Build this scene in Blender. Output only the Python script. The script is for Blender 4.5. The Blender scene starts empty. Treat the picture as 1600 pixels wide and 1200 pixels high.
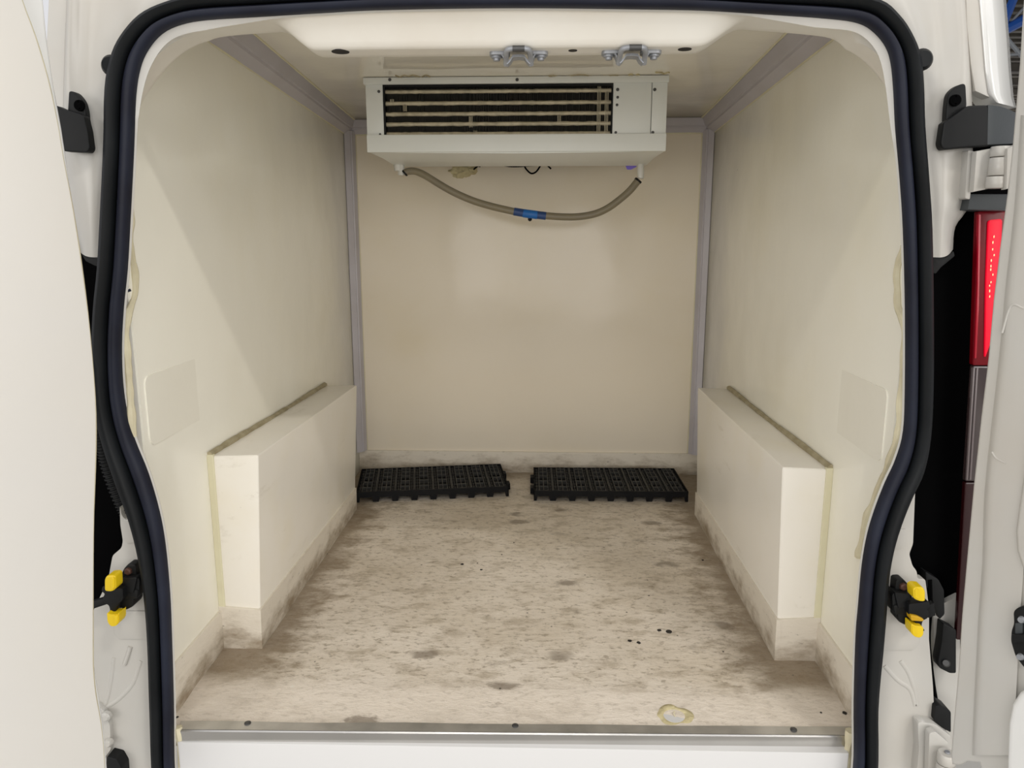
import bpy, bmesh, math, random
from mathutils import Vector, Matrix, noise as mnoise
random.seed(7)
S = bpy.context.scene
COL = S.collection

# ------------------------------------------------------------------ camera
CAM = Vector((0, 0, 0.88))
FPX = 1180.0
_a = Vector(((847-800)/FPX, (600-369)/FPX, 1)).normalized()
YAW = math.asin(_a.x); PIT = math.atan2(_a.y, _a.z)
_s, _c, _sp, _cp = math.sin(YAW), math.cos(YAW), math.sin(PIT), math.cos(PIT)
RV = Vector((_c, _s, 0)); UV = Vector((-_s*_sp, _c*_sp, _cp)); FV = Vector((-_s*_cp, _c*_cp, -_sp))
cam = bpy.data.cameras.new('camera'); camo = bpy.data.objects.new('camera', cam); COL.objects.link(camo)
M = Matrix((( RV.x, UV.x, -FV.x, CAM.x), (RV.y, UV.y, -FV.y, CAM.y), (RV.z, UV.z, -FV.z, CAM.z), (0, 0, 0, 1)))
camo.matrix_world = M
cam.sensor_width = 36; cam.lens = 36*FPX/1600; cam.clip_start = 0.02; cam.clip_end = 200
S.camera = camo

# ------------------------------------------------------------------ light and exposure
S.view_settings.view_transform = 'Standard'; S.view_settings.look = 'None'
S.view_settings.gamma = 1; S.view_settings.use_curve_mapping = False
S.view_settings.exposure = 0.0
w = bpy.data.worlds.new('world'); S.world = w; w.use_nodes = True
bg = w.node_tree.nodes['Background']; bg.inputs[0].default_value = (0.97, 0.97, 1.0, 1); bg.inputs[1].default_value = 0.78

def lamp(name, loc, sx, sy, power, col=(1, 0.96, 0.88), target=None):
    l = bpy.data.lights.new(name, 'AREA'); l.shape = 'RECTANGLE'; l.size = sx; l.size_y = sy
    l.energy = power; l.color = col
    o = bpy.data.objects.new(name, l); COL.objects.link(o); o.location = loc
    if target is not None:
        o.rotation_euler = (Vector(target)-Vector(loc)).to_track_quat('-Z', 'Y').to_euler()
    return o
# high-bay lamps of the hall the van stands in
lamp('bay_lamp_main', (2.3, -1.95, 4.9), 0.9, 0.22, 92)
lamp('bay_lamp_left', (-2.6, -2.3, 4.9), 1.2, 0.5, 50)
lamp('bay_lamp_far', (0.0, -6.5, 4.9), 2.4, 1.0, 60, target=(0, 1.5, 0.6))
lamp('bay_lamp_right', (4.2, -4.5, 4.9), 1.6, 0.8, 30)

lamp('fill_rear', (0.3, -7.0, 1.1), 6.5, 3.2, 105, (1.0, 0.96, 0.90), target=(0.2, 2.7, 0.7))   # added soft fill low behind the camera, no source seen

lamp('fill_left', (-4.6, -4.8, 1.3), 3.2, 2.6, 92, (1.0, 0.97, 0.92), target=(0.3, 2.0, 0.8))  # added fill from the left, brightens the right wall lining
lamp('fill_right', (4.6, -4.8, 1.3), 3.2, 2.6, 105, (1.0, 0.97, 0.92), target=(-0.4, 2.0, 0.8))  # added fill from the right for the left wall, unseen source

# ------------------------------------------------------------------ helpers
def ray(u, v): return FV + RV*((u-800)/FPX) + UV*((600-v)/FPX)
def on_plane(u, v, P, n):
    d = ray(u, v); P = Vector(P); n = Vector(n)
    return CAM + d*((P-CAM).dot(n)/d.dot(n))
def ony(u, v, y): return on_plane(u, v, (0, y, 0), (0, 1, 0))
def onx(u, v, x): return on_plane(u, v, (x, 0, 0), (1, 0, 0))
def onz(u, v, z): return on_plane(u, v, (0, 0, z), (0, 0, 1))

def root(name, label, cat, loc=(0, 0, 0), group=None):
    o = bpy.data.objects.new(name, None); COL.objects.link(o); o.location = loc
    o.empty_display_size = 0.05
    return tag(o, label, cat, group)
def tag(o, label=None, cat=None, group=None, kind=None):
    if label: o['label'] = label
    if cat: o['category'] = cat
    if group: o['group'] = group
    if kind: o['kind'] = kind
    return o
def toproot(o):
    p = Vector((0, 0, 0))
    while o is not None:
        p += o.location; o = o.parent
    return p
def obj(name, bm, mat, parent=None, smooth=False, kind=None, label=None):
    """link a bmesh given in world coordinates as one mesh object"""
    off = toproot(parent) if parent is not None else Vector((0, 0, 0))
    if off.length: bmesh.ops.translate(bm, vec=-off, verts=bm.verts)
    bmesh.ops.recalc_face_normals(bm, faces=bm.faces)
    me = bpy.data.meshes.new(name); bm.to_mesh(me); bm.free()
    for m_ in (mat if isinstance(mat, (list, tuple)) else [mat]): me.materials.append(m_)
    if smooth:
        for p in me.polygons: p.use_smooth = True
        try: me.set_sharp_from_angle(angle=math.radians(smooth if smooth is not True else 40))
        except Exception: pass
    o = bpy.data.objects.new(name, me); COL.objects.link(o)
    if parent is not None: o.parent = parent
    if kind: o['kind'] = kind
    if label: o['label'] = label
    return o
def struct(name, bm, mat, smooth=False, label=None):
    o = obj(name, bm, mat, None, smooth, 'structure')
    if label: o['label'] = label
    return o

def NB(): return bmesh.new()
def bevel(bm, geom_edges, w, seg=2):
    bmesh.ops.bevel(bm, geom=list(geom_edges), offset=w, segments=seg, affect='EDGES', profile=0.6, clamp_overlap=True)
def add_box(bm, lo, hi, bev=0, seg=2):
    b = bmesh.new()
    r = bmesh.ops.create_cube(b, size=1)
    lo = Vector(lo); hi = Vector(hi)
    for v in b.verts:
        v.co = Vector(((lo.x+hi.x)/2 + v.co.x*(hi.x-lo.x), (lo.y+hi.y)/2 + v.co.y*(hi.y-lo.y), (lo.z+hi.z)/2 + v.co.z*(hi.z-lo.z)))
    if bev: bevel(b, b.edges, bev, seg)
    merge(bm, b); return bm
def merge(bm, b, matrix=None):
    if matrix is not None: bmesh.ops.transform(b, matrix=matrix, verts=b.verts)
    me = bpy.data.meshes.new('tmp'); b.to_mesh(me); b.free(); bm.from_mesh(me); bpy.data.meshes.remove(me)
    return bm
def add_prism(bm, pts, vec, bev=0, seg=2, sides_mat=None):
    """polygon (world points) extruded by vec; bevel on the front rim"""
    b = bmesh.new(); vec = Vector(vec)
    vs = [b.verts.new(p) for p in pts]
    f = b.faces.new(vs)
    r = bmesh.ops.extrude_face_region(b, geom=[f])
    nv = [e for e in r['geom'] if isinstance(e, bmesh.types.BMVert)]
    bmesh.ops.translate(b, vec=vec, verts=nv)
    if sides_mat is not None:
        for g in b.faces:
            if len(g.verts) == 4 and not (f is g): g.material_index = sides_mat
        f.material_index = 0
    if bev:
        fv = set(vs)
        ed = [e for e in b.edges if e.verts[0] in fv and e.verts[1] in fv]
        bevel(b, ed, bev, seg)
    bmesh.ops.triangulate(b, faces=[g for g in b.faces if len(g.verts) > 4])
    merge(bm, b); return bm
def add_tube(bm, pts, r, n=10, closed=False, caps=True):
    pts = [Vector(p) for p in pts]; N = len(pts); rings = []
    up = None
    for i, p in enumerate(pts):
        a = pts[(i-1) % N] if (closed or i > 0) else p
        c = pts[(i+1) % N] if (closed or i < N-1) else p
        t = (c-a).normalized()
        if up is None:
            up = Vector((0, 0, 1)) if abs(t.z) < 0.9 else Vector((1, 0, 0))
        x = (up - t*up.dot(t))
        if x.length < 1e-6: x = Vector((1, 0, 0))
        x.normalize(); y = t.cross(x); up = x
        rr = r[i] if isinstance(r, (list, tuple)) else r
        rings.append([bm.verts.new(p + (x*math.cos(2*math.pi*k/n) + y*math.sin(2*math.pi*k/n))*rr) for k in range(n)])
    for i in range(N if closed else N-1):
        A, B = rings[i], rings[(i+1) % N]
        for k in range(n): bm.faces.new((A[k], A[(k+1) % n], B[(k+1) % n], B[k]))
    if caps and not closed:
        bm.faces.new(rings[0][::-1]); bm.faces.new(rings[-1])
    return bm
def add_cyl(bm, p0, p1, r, n=16, r2=None):
    p0 = Vector(p0); p1 = Vector(p1)
    return add_tube(bm, [p0, p1], [r, r if r2 is None else r2], n)
def add_screw(bm, c, nrm, r, h):
    c = Vector(c); nrm = Vector(nrm).normalized()
    add_tube(bm, [c, c+nrm*h*0.5, c+nrm*h], [r, r*0.95, r*0.55], 12)
    b = bmesh.new()
def loft(bm, rows, close_u=False):
    g = [[bm.verts.new(p) for p in r] for r in rows]
    for i in range(len(g)-1):
        n = len(g[i])
        for k in range(n if close_u else n-1):
            bm.faces.new((g[i][k], g[i][(k+1) % n], g[i+1][(k+1) % n], g[i+1][k]))
    return g
def spline(pts, per=6, closed=False):
    pts = [Vector(p) for p in pts]; N = len(pts); out = []
    for i in range(N if closed else N-1):
        p0 = pts[(i-1) % N] if (closed or i > 0) else pts[0]*2-pts[1]
        p1 = pts[i]; p2 = pts[(i+1) % N]
        p3 = pts[(i+2) % N] if (closed or i+2 < N) else pts[-1]*2-pts[-2]
        for k in range(per):
            t = k/per
            out.append(0.5*((2*p1) + (p2-p0)*t + (2*p0-5*p1+4*p2-p3)*t*t + (3*p1-p0-3*p2+p3)*t**3))
    if not closed: out.append(pts[-1])
    return out
def rounded(pts2, r, seg=5):
    """round the corners of a 2-D polygon"""
    out = []; n = len(pts2)
    for i in range(n):
        p = Vector((*pts2[i], 0)); a = Vector((*pts2[i-1], 0)); c = Vector((*pts2[(i+1) % n], 0))
        da = (a-p); dc = (c-p); q = min(r, da.length*0.45, dc.length*0.45)
        A = p + da.normalized()*q; C = p + dc.normalized()*q
        for k in range(seg+1):
            t = k/seg; o = A*(1-t)**2 + p*2*t*(1-t) + C*t*t
            out.append((o.x, o.y))
    return out
def plate(bm, px, Y, depth, bev=0.0, rnd=0, seg=2, slope=0.0):
    """a plate that stands at depth Y (its outline measured on that plane) and is `depth` thick behind it"""
    if rnd: px = rounded(px, rnd)
    pts = [on_plane(u, v, (0, Y, 0), (slope, 1, 0)) for u, v in px]
    return add_prism(bm, pts, (0, depth, 0), bev, seg)
def pbox(bm, u0, v0, u1, v1, Y, depth, bev=0.002):
    a = ony(u0, v0, Y); b = ony(u1, v1, Y)
    return add_box(bm, (min(a.x, b.x), Y, min(a.z, b.z)), (max(a.x, b.x), Y+depth, max(a.z, b.z)), bev)

# ------------------------------------------------------------------ materials
def mat(name, col, rough=0.5, metal=0.0, spec=0.5, bump=None, var=None, coat=0.0):
    m = bpy.data.materials.new(name); m.use_nodes = True; nt = m.node_tree; b = nt.nodes['Principled BSDF']
    b.inputs['Base Color'].default_value = (*col, 1); b.inputs['Roughness'].default_value = rough
    b.inputs['Metallic'].default_value = metal; b.inputs['Specular IOR Level'].default_value = spec
    if coat: b.inputs['Coat Weight'].default_value = coat; b.inputs['Coat Roughness'].default_value = 0.04
    tc = nt.nodes.new('ShaderNodeTexCoord')
    if var:   # (scale, colour 2, amount)
        n = nt.nodes.new('ShaderNodeTexNoise'); n.inputs['Scale'].default_value = var[0]; n.inputs['Detail'].default_value = 6
        nt.links.new(tc.outputs['Object'], n.inputs['Vector'])
        r = nt.nodes.new('ShaderNodeValToRGB'); r.color_ramp.elements[0].position = 0.35; r.color_ramp.elements[1].position = 0.75
        r.color_ramp.elements[0].color = (*col, 1); r.color_ramp.elements[1].color = (*[col[i]*(1-var[2]) + var[1][i]*var[2] for i in range(3)], 1)
        nt.links.new(n.outputs['Fac'], r.inputs['Fac']); nt.links.new(r.outputs['Color'], b.inputs['Base Color'])
    if bump:  # (scale, strength, distance)
        n = nt.nodes.new('ShaderNodeTexNoise'); n.inputs['Scale'].default_value = bump[0]; n.inputs['Detail'].default_value = 4
        nt.links.new(tc.outputs['Object'], n.inputs['Vector'])
        bp = nt.nodes.new('ShaderNodeBump'); bp.inputs['Strength'].default_value = bump[1]; bp.inputs['Distance'].default_value = bump[2]
        nt.links.new(n.outputs['Fac'], bp.inputs['Height']); nt.links.new(bp.outputs['Normal'], b.inputs['Normal'])
    return m
class N:
    """small node-graph helper"""
    def __init__(s, m): s.nt = m.node_tree; s.b = s.nt.nodes['Principled BSDF']
    def new(s, t, **k):
        n = s.nt.nodes.new(t)
        for a, v in k.items(): setattr(n, a, v)
        return n
    def link(s, a, b): s.nt.links.new(a, b)
    def math(s, op, a, b=None, clamp=False):
        n = s.new('ShaderNodeMath', operation=op); n.use_clamp = clamp
        for i, x in enumerate((a, b)):
            if x is None: continue
            if isinstance(x, (int, float)): n.inputs[i].default_value = x
            else: s.link(x, n.inputs[i])
        return n.outputs[0]
    def noise(s, vec, scale, detail=5, rough=0.55):
        n = s.new('ShaderNodeTexNoise'); n.inputs['Scale'].default_value = scale; n.inputs['Detail'].default_value = detail; n.inputs['Roughness'].default_value = rough
        s.link(vec, n.inputs['Vector']); return n.outputs['Fac']
    def ramp(s, x, lo, hi):
        n = s.new('ShaderNodeMapRange'); n.inputs[1].default_value = lo; n.inputs[2].default_value = hi; n.interpolation_type = 'SMOOTHSTEP'
        s.link(x, n.inputs[0]); return n.outputs[0]
    def mix(s, f, a, b):
        n = s.new('ShaderNodeMix', data_type='RGBA')
        if isinstance(f, (int, float)): n.inputs[0].default_value = f
        else: s.link(f, n.inputs[0])
        for i, x in ((6, a), (7, b)):
            if isinstance(x, tuple): n.inputs[i].default_value = (*x, 1)
            else: s.link(x, n.inputs[i])
        return n.outputs[2]
    def mapping(s, vec, scale=(1, 1, 1), rot=(0, 0, 0)):
        n = s.new('ShaderNodeMapping'); n.inputs['Scale'].default_value = scale; n.inputs['Rotation'].default_value = rot
        s.link(vec, n.inputs['Vector']); return n.outputs[0]

def gelcoat(name, col, dirt_scale, rough=0.16):
    m = mat(name, col, rough, 0, 0.5); g = N(m)
    tc = g.new('ShaderNodeTexCoord').outputs['Object']
    a = g.noise(tc, dirt_scale, 6); f = g.ramp(a, 0.45, 0.8)
    c1 = g.mix(f, col, (col[0]*0.97, col[1]*0.955, col[2]*0.90))
    # fine scuffs
    sc = g.noise(g.mapping(tc, (4, 4, 22), (0.9, 0.3, 0.2)), 3, 8, 0.7); f2 = g.ramp(sc, 0.66, 0.78)
    c2 = g.mix(g.math('MULTIPLY', f2, 0.07), c1, (0.42, 0.38, 0.30))
    sp = g.new('ShaderNodeTexVoronoi'); sp.inputs['Scale'].default_value = 9; g.link(tc, sp.inputs['Vector'])
    f3 = g.ramp(sp.outputs['Distance'], 0.035, 0.02)
    gate = g.ramp(g.noise(tc, 4.5, 2), 0.60, 0.64)
    c3 = g.mix(g.math('MULTIPLY', g.math('MULTIPLY', f3, gate), 0.8), c2, (0.06, 0.05, 0.04))
    g.link(c3, g.b.inputs['Base Color'])
    r = g.noise(tc, 7, 4); g.link(g.math('ADD', g.math('MULTIPLY', r, 0.16), rough-0.06), g.b.inputs['Roughness'])
    big = g.noise(tc, 2.6, 2); fine = g.noise(tc, 22, 3)
    h = g.math('ADD', big, g.math('MULTIPLY', fine, 0.05))
    bp = g.new('ShaderNodeBump'); bp.inputs['Strength'].default_value = 0.25; bp.inputs['Distance'].default_value = 0.03
    g.link(h, bp.inputs['Height']); g.link(bp.outputs['Normal'], g.b.inputs['Normal'])
    return m
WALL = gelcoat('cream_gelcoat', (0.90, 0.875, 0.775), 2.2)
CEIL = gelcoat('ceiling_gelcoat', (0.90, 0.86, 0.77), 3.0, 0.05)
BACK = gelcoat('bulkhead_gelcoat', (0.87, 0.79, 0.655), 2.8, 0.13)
BOXM = gelcoat('box_gelcoat', (0.86, 0.82, 0.74), 5.0, 0.30)
_g = N(BOXM); _tc = _g.new('ShaderNodeTexCoord').outputs['Object']
_old = _g.b.inputs['Base Color'].links[0].from_socket
_sc = _g.ramp(_g.noise(_g.mapping(_tc, (5, 2.2, 9), (0.3, 0.2, 0.4)), 2.2, 9, 0.72), 0.58, 0.74)
_g.link(_g.mix(_g.math('MULTIPLY', _sc, 0.34), _old, (0.42, 0.35, 0.25)), _g.b.inputs['Base Color'])

def skirt_mat():
    m = mat('stained_skirting', (0.62, 0.56, 0.46), 0.6); g = N(m)
    tc = g.new('ShaderNodeTexCoord').outputs['Object']
    sep = g.new('ShaderNodeSeparateXYZ'); g.link(tc, sep.inputs[0])
    low = g.ramp(sep.outputs['Z'], 0.085, 0.0)
    a = g.noise(g.mapping(tc, (1, 1, 2.2)), 11, 8, 0.65)
    f = g.ramp(g.math('ADD', a, g.math('MULTIPLY', low, 0.30)), 0.52, 0.98)
    c = g.mix(f, (0.74, 0.68, 0.58), (0.29, 0.225, 0.15))
    st = g.noise(g.mapping(tc, (30, 30, 90), (0.5, 0.7, 0)), 1.2, 8, 0.7)
    c = g.mix(g.math('MULTIPLY', g.ramp(st, 0.62, 0.72), 0.7), c, (0.12, 0.095, 0.07))
    g.link(c, g.b.inputs['Base Color'])
    bp = g.new('ShaderNodeBump'); bp.inputs['Strength'].default_value = 0.5; bp.inputs['Distance'].default_value = 0.006
    g.link(a, bp.inputs['Height']); g.link(bp.outputs['Normal'], g.b.inputs['Normal'])
    return m
SKIRT = skirt_mat()

def floor_mat():
    m = mat('worn_fibreglass_floor', (0.5, 0.44, 0.36), 0.62); g = N(m)
    tc = g.new('ShaderNodeTexCoord').outputs['Object']
    sep = g.new('ShaderNodeSeparateXYZ'); g.link(tc, sep.inputs[0])
    big = g.noise(tc, 3.0, 6, 0.6); mid = g.noise(g.mapping(tc, (0.9, 1.5, 1)), 13, 8, 0.68); fine = g.noise(g.mapping(tc, (0.75, 1.35, 1)), 62, 8, 0.7)
    base = g.mix(g.ramp(big, 0.35, 0.68), (0.78, 0.70, 0.60), (0.66, 0.575, 0.465))
    base = g.mix(g.math('MULTIPLY', g.ramp(mid, 0.48, 0.66), 0.62), base, (0.40, 0.33, 0.24))
    base = g.mix(g.math('MULTIPLY', g.ramp(fine, 0.52, 0.64), 0.7), base, (0.29, 0.235, 0.17))
    base = g.mix(g.math('MULTIPLY', g.ramp(fine, 0.44, 0.33), 0.35), base, (0.86, 0.80, 0.71))
    # grime gathered along the edges of the floor and in front of the boxes
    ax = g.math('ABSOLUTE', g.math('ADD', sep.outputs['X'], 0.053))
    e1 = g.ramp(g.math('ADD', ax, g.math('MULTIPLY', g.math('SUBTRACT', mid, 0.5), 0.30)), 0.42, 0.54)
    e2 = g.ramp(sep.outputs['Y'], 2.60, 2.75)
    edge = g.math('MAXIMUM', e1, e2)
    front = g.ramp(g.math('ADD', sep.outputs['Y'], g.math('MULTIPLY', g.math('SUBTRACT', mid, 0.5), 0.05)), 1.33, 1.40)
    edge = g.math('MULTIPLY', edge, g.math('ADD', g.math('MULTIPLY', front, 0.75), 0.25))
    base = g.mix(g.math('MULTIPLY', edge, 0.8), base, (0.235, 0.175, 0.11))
    # paler lip at the doorway
    base = g.mix(g.math('MULTIPLY', g.math('SUBTRACT', 1.0, front), 0.55), base, (0.80, 0.72, 0.63))
    # oblong foot and crate marks
    vo = g.new('ShaderNodeTexVoronoi'); vo.inputs['Scale'].default_value = 8.0; vo.inputs['Randomness'].default_value = 0.8
    g.link(g.mapping(tc, (0.75, 1.25, 1)), vo.inputs['Vector'])
    mk = g.ramp(g.math('ADD', vo.outputs['Distance'], g.math('MULTIPLY', g.math('SUBTRACT', fine, 0.5), 0.40)), 0.25, 0.15)
    gate = g.ramp(g.noise(tc, 7, 2), 0.42, 0.52)
    base = g.mix(g.math('MULTIPLY', g.math('MULTIPLY', mk, gate), 0.7), base, (0.18, 0.14, 0.10))
    # specks
    v2 = g.new('ShaderNodeTexVoronoi'); v2.inputs['Scale'].default_value = 34; g.link(tc, v2.inputs['Vector'])
    sp = g.ramp(v2.outputs['Distance'], 0.10, 0.06); gt = g.ramp(g.noise(tc, 15, 2), 0.58, 0.62)
    base = g.mix(g.math('MULTIPLY', sp, gt), base, (0.05, 0.04, 0.03))
    v3 = g.new('ShaderNodeTexVoronoi'); v3.inputs['Scale'].default_value = 17; g.link(g.mapping(tc, (1, 1.6, 1), (0, 0, 0.5)), v3.inputs['Vector'])
    sp = g.ramp(v3.outputs['Distance'], 0.10, 0.05); gt = g.ramp(g.noise(tc, 9, 2), 0.62, 0.65)
    base = g.mix(g.math('MULTIPLY', g.math('MULTIPLY', sp, gt), 0.8), base, (0.80, 0.76, 0.68))
    g.link(base, g.b.inputs['Base Color'])
    g.link(g.math('ADD', g.math('MULTIPLY', mid, 0.25), 0.42), g.b.inputs['Roughness'])
    bp = g.new('ShaderNodeBump'); bp.inputs['Strength'].default_value = 0.8; bp.inputs['Distance'].default_value = 0.006
    h = g.math('ADD', g.math('MULTIPLY', mid, 0.8), g.math('MULTIPLY', fine, 0.45)); g.link(h, bp.inputs['Height']); g.link(bp.outputs['Normal'], g.b.inputs['Normal'])
    return m
FLOOR = floor_mat()
TRIM = mat('lilac_grey_plastic', (0.53, 0.505, 0.54), 0.45, bump=(30, 0.1, 0.002), var=(6, (0.46, 0.43, 0.44), 0.8))
PAINT = mat('white_van_paint', (0.55, 0.538, 0.505), 0.28, spec=0.5, var=(5, (0.52, 0.47, 0.40), 0.5), bump=(9, 0.12, 0.01))  # base colour lowered to carry the shade lying on the pillars
GLOSSP = mat('glossy_white_paint', (0.82, 0.82, 0.80), 0.12, coat=0.8)
DOORP = mat('white_door_lining', (0.755, 0.735, 0.70), 0.38, var=(2.2, (0.78, 0.74, 0.66), 0.6), bump=(3, 0.1, 0.02))
CREAM = mat('cream_sealant', (0.70, 0.645, 0.46), 0.55, bump=(60, 0.5, 0.004), var=(20, (0.55, 0.48, 0.32), 0.8))
SEAMT = mat('yellowed_joint_strip', (0.74, 0.70, 0.50), 0.4, var=(12, (0.62, 0.56, 0.38), 0.7))
SEAMD = mat('brown_sealant', (0.33, 0.28, 0.17), 0.7, var=(40, (0.50, 0.44, 0.30), 0.8), bump=(80, 0.5, 0.003))
FOAM = mat('expanding_foam', (0.62, 0.55, 0.33), 0.8, bump=(50, 0.8, 0.01), var=(25, (0.45, 0.37, 0.20), 0.9))
RUBBER = mat('black_rubber', (0.005, 0.006, 0.007), 0.48, spec=0.22, bump=(40, 0.05, 0.001), var=(7, (0.012, 0.014, 0.016), 1))
LIP = mat('blue_black_rubber_lip', (0.008, 0.009, 0.018), 0.5, spec=0.25, var=(9, (0.016, 0.020, 0.036), 1))
BLACKP = mat('black_plastic', (0.007, 0.0075, 0.008), 0.5, spec=0.25, bump=(120, 0.1, 0.001))
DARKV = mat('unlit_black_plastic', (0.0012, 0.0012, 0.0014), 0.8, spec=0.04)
GREYCAP = mat('dark_grey_textured_plastic', (0.055, 0.062, 0.066), 0.5, spec=0.4, bump=(200, 0.2, 0.001))
PALLET = mat('black_pallet_plastic', (0.003, 0.003, 0.0035), 0.6, spec=0.2, var=(14, (0.005, 0.005, 0.006), 1))
PALTOP = mat('paler_black_plastic', (0.040, 0.040, 0.038), 0.6, spec=0.3, var=(14, (0.062, 0.060, 0.055), 1))  # deck bars, paler than the rest of the pallet
ACW = mat('white_powder_coat', (0.80, 0.82, 0.79), 0.35, var=(4, (0.74, 0.75, 0.70), 0.7))
ALU = mat('aluminium_fin', (0.10, 0.095, 0.08), 0.55, metal=0.3)
COPPER = mat('dull_coil_tube', (0.58, 0.52, 0.38), 0.4, metal=0.2, var=(55, (0.30, 0.26, 0.18), 0.8))
COILB = mat('coil_dark', (0.010, 0.010, 0.010), 0.8)
HOSE = mat('translucent_old_hose', (0.25, 0.212, 0.135), 0.35, var=(9, (0.22, 0.19, 0.14), 0.8))
BLUE = mat('blue_plastic', (0.012, 0.15, 0.50), 0.35)
WHITEPL = mat('white_plastic', (0.74, 0.73, 0.68), 0.35)
STEEL = mat('stainless_sheet', (0.60, 0.585, 0.56), 0.24, metal=1.0, bump=(4, 0.15, 0.02), var=(8, (0.50, 0.49, 0.47), 0.7))
STEELD = mat('dull_stainless', (0.62, 0.60, 0.57), 0.42, metal=0.85, var=(14, (0.34, 0.33, 0.31), 0.8), bump=(30, 0.2, 0.002))
ZINC = mat('zinc_plated_steel', (0.30, 0.31, 0.33), 0.48, metal=0.5, var=(60, (0.46, 0.48, 0.52), 0.7))
BOLT = mat('dark_bolt', (0.10, 0.10, 0.10), 0.45, metal=0.7)
RUST = mat('rusty_bolt', (0.10, 0.045, 0.03), 0.6, metal=0.3)
YEL = mat('yellow_plastic', (0.86, 0.60, 0.01), 0.35)
REDL = mat('red_lamp_lens', (0.16, 0.001, 0.006), 0.2, spec=0.25)
REDG = mat('lit_red_reflector', (0.50, 0.003, 0.02), 0.3, spec=0.2)
REDG.node_tree.nodes['Principled BSDF'].inputs['Emission Color'].default_value = (1.0, 0.004, 0.03, 1)
REDG.node_tree.nodes['Principled BSDF'].inputs['Emission Strength'].default_value = 0.55
BULB = mat('lamp_glow', (0.9, 0.3, 0.15), 0.2)
BULB.node_tree.nodes['Principled BSDF'].inputs['Emission Color'].default_value = (1.0, 0.45, 0.25, 1)
BULB.node_tree.nodes['Principled BSDF'].inputs['Emission Strength'].default_value = 1.6
CLEARL = mat('smoky_clear_lens', (0.04, 0.025, 0.025), 0.1, coat=0.5)
HOLE = mat('hole_shadowed_steel', (0.012, 0.010, 0.008), 0.8)
DEBR = mat('dark_crumb', (0.02, 0.016, 0.012), 0.8)
PURP = mat('purple_reflection', (0.26, 0.18, 0.80), 0.4)
SILLW = mat('white_sill_panel', (0.66, 0.655, 0.65), 0.3)
CONC = mat('concrete_yard', (0.50, 0.49, 0.46), 0.6, var=(0.8, (0.28, 0.27, 0.26), 0.8))
DECK = mat('dark_roof_sheet', (0.07, 0.062, 0.05), 0.7, var=(3, (0.14, 0.12, 0.09), 0.8))
BLUEST = mat('blue_steel_beam', (0.02, 0.10, 0.42), 0.4)
GREYST = mat('grey_steel_bar', (0.30, 0.32, 0.34), 0.5)
TAN = mat('tan_wall', (0.42, 0.33, 0.20), 0.7)

# ------------------------------------------------------------------ dimensions of the load box
XL, XR, YB = -0.69, 0.588, 2.754
YF = 1.247                       # front edge of the lining
def zc(y): return 1.279 + (YB-y)*0.044
YBX0, YBX1 = 1.482, 2.33         # boxed wheel arches
SK = 0.0236                      # the sill is not quite square to the box

# ------------------------------------------------------------------ shell
bm = NB()     # floor with a little unevenness and a ramped lip at the doorway
nx, ny = 96, 110
def fz(x, y):
    z = 0.0018*(mnoise.noise(Vector((x*9, y*9, 1.3)))) + 0.0009*mnoise.noise(Vector((x*27, y*27, 4)))
    if y < 1.345: z -= (1.345-y)*0.075
    return z
rows = []
for j in range(ny+1):
    r = []
    for i in range(nx+1):
        x = -0.70 + 1.30*i/nx; y0 = 1.238 + SK*(x+0.05); y = y0 + (2.78-y0)*j/ny
        r.append(Vector((x, y, fz(x, y))))
    rows.append(r)
g = loft(bm, rows)
bot = [[bm.verts.new((p.co.x, p.co.y, -0.05)) for p in r] for r in (g[0], g[-1])]
for i in range(nx):
    bm.faces.new((g[0][i], g[0][i+1], bot[0][i+1], bot[0][i])); bm.faces.new((g[-1][i], g[-1][i+1], bot[1][i+1], bot[1][i]))
bm.faces.new([bot[0][0], bot[0][nx], bot[1][nx], bot[1][0]])
floor = struct('floor', bm, FLOOR, True, 'worn beige fibreglass load floor with scuffs and grime')

def wall_slab(name, pts, vec, m, label):
    bm = NB(); add_prism(bm, pts, vec, 0.0015); return struct(name, bm, m, 25, label)
wl = wall_slab('wall_left', [(XL, YF, -0.03), (XL, YB+0.05, -0.03), (XL, YB+0.05, zc(YB)+0.02), (XL, YF, zc(YF)+0.02)], (-0.03, 0, 0), WALL, 'glossy cream left side wall lining')
wr = wall_slab('wall_right', [(XR, YF, -0.03), (XR, YB+0.05, -0.03), (XR, YB+0.05, zc(YB)+0.02), (XR, YF, zc(YF)+0.02)], (0.03, 0, 0), WALL, 'glossy cream right side wall lining')
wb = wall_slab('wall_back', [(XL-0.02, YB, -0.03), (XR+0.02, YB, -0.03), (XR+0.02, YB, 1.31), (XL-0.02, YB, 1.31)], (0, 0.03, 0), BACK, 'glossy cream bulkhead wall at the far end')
ce = wall_slab('ceiling', [(XL-0.02, 1.33, zc(1.33)), (XR+0.02, 1.33, zc(1.33)), (XR+0.02, YB+0.03, zc(YB+0.03)), (XL-0.02, YB+0.03, zc(YB+0.03))], (0, 0, 0.03), CEIL, 'glossy cream ceiling lining')

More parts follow.
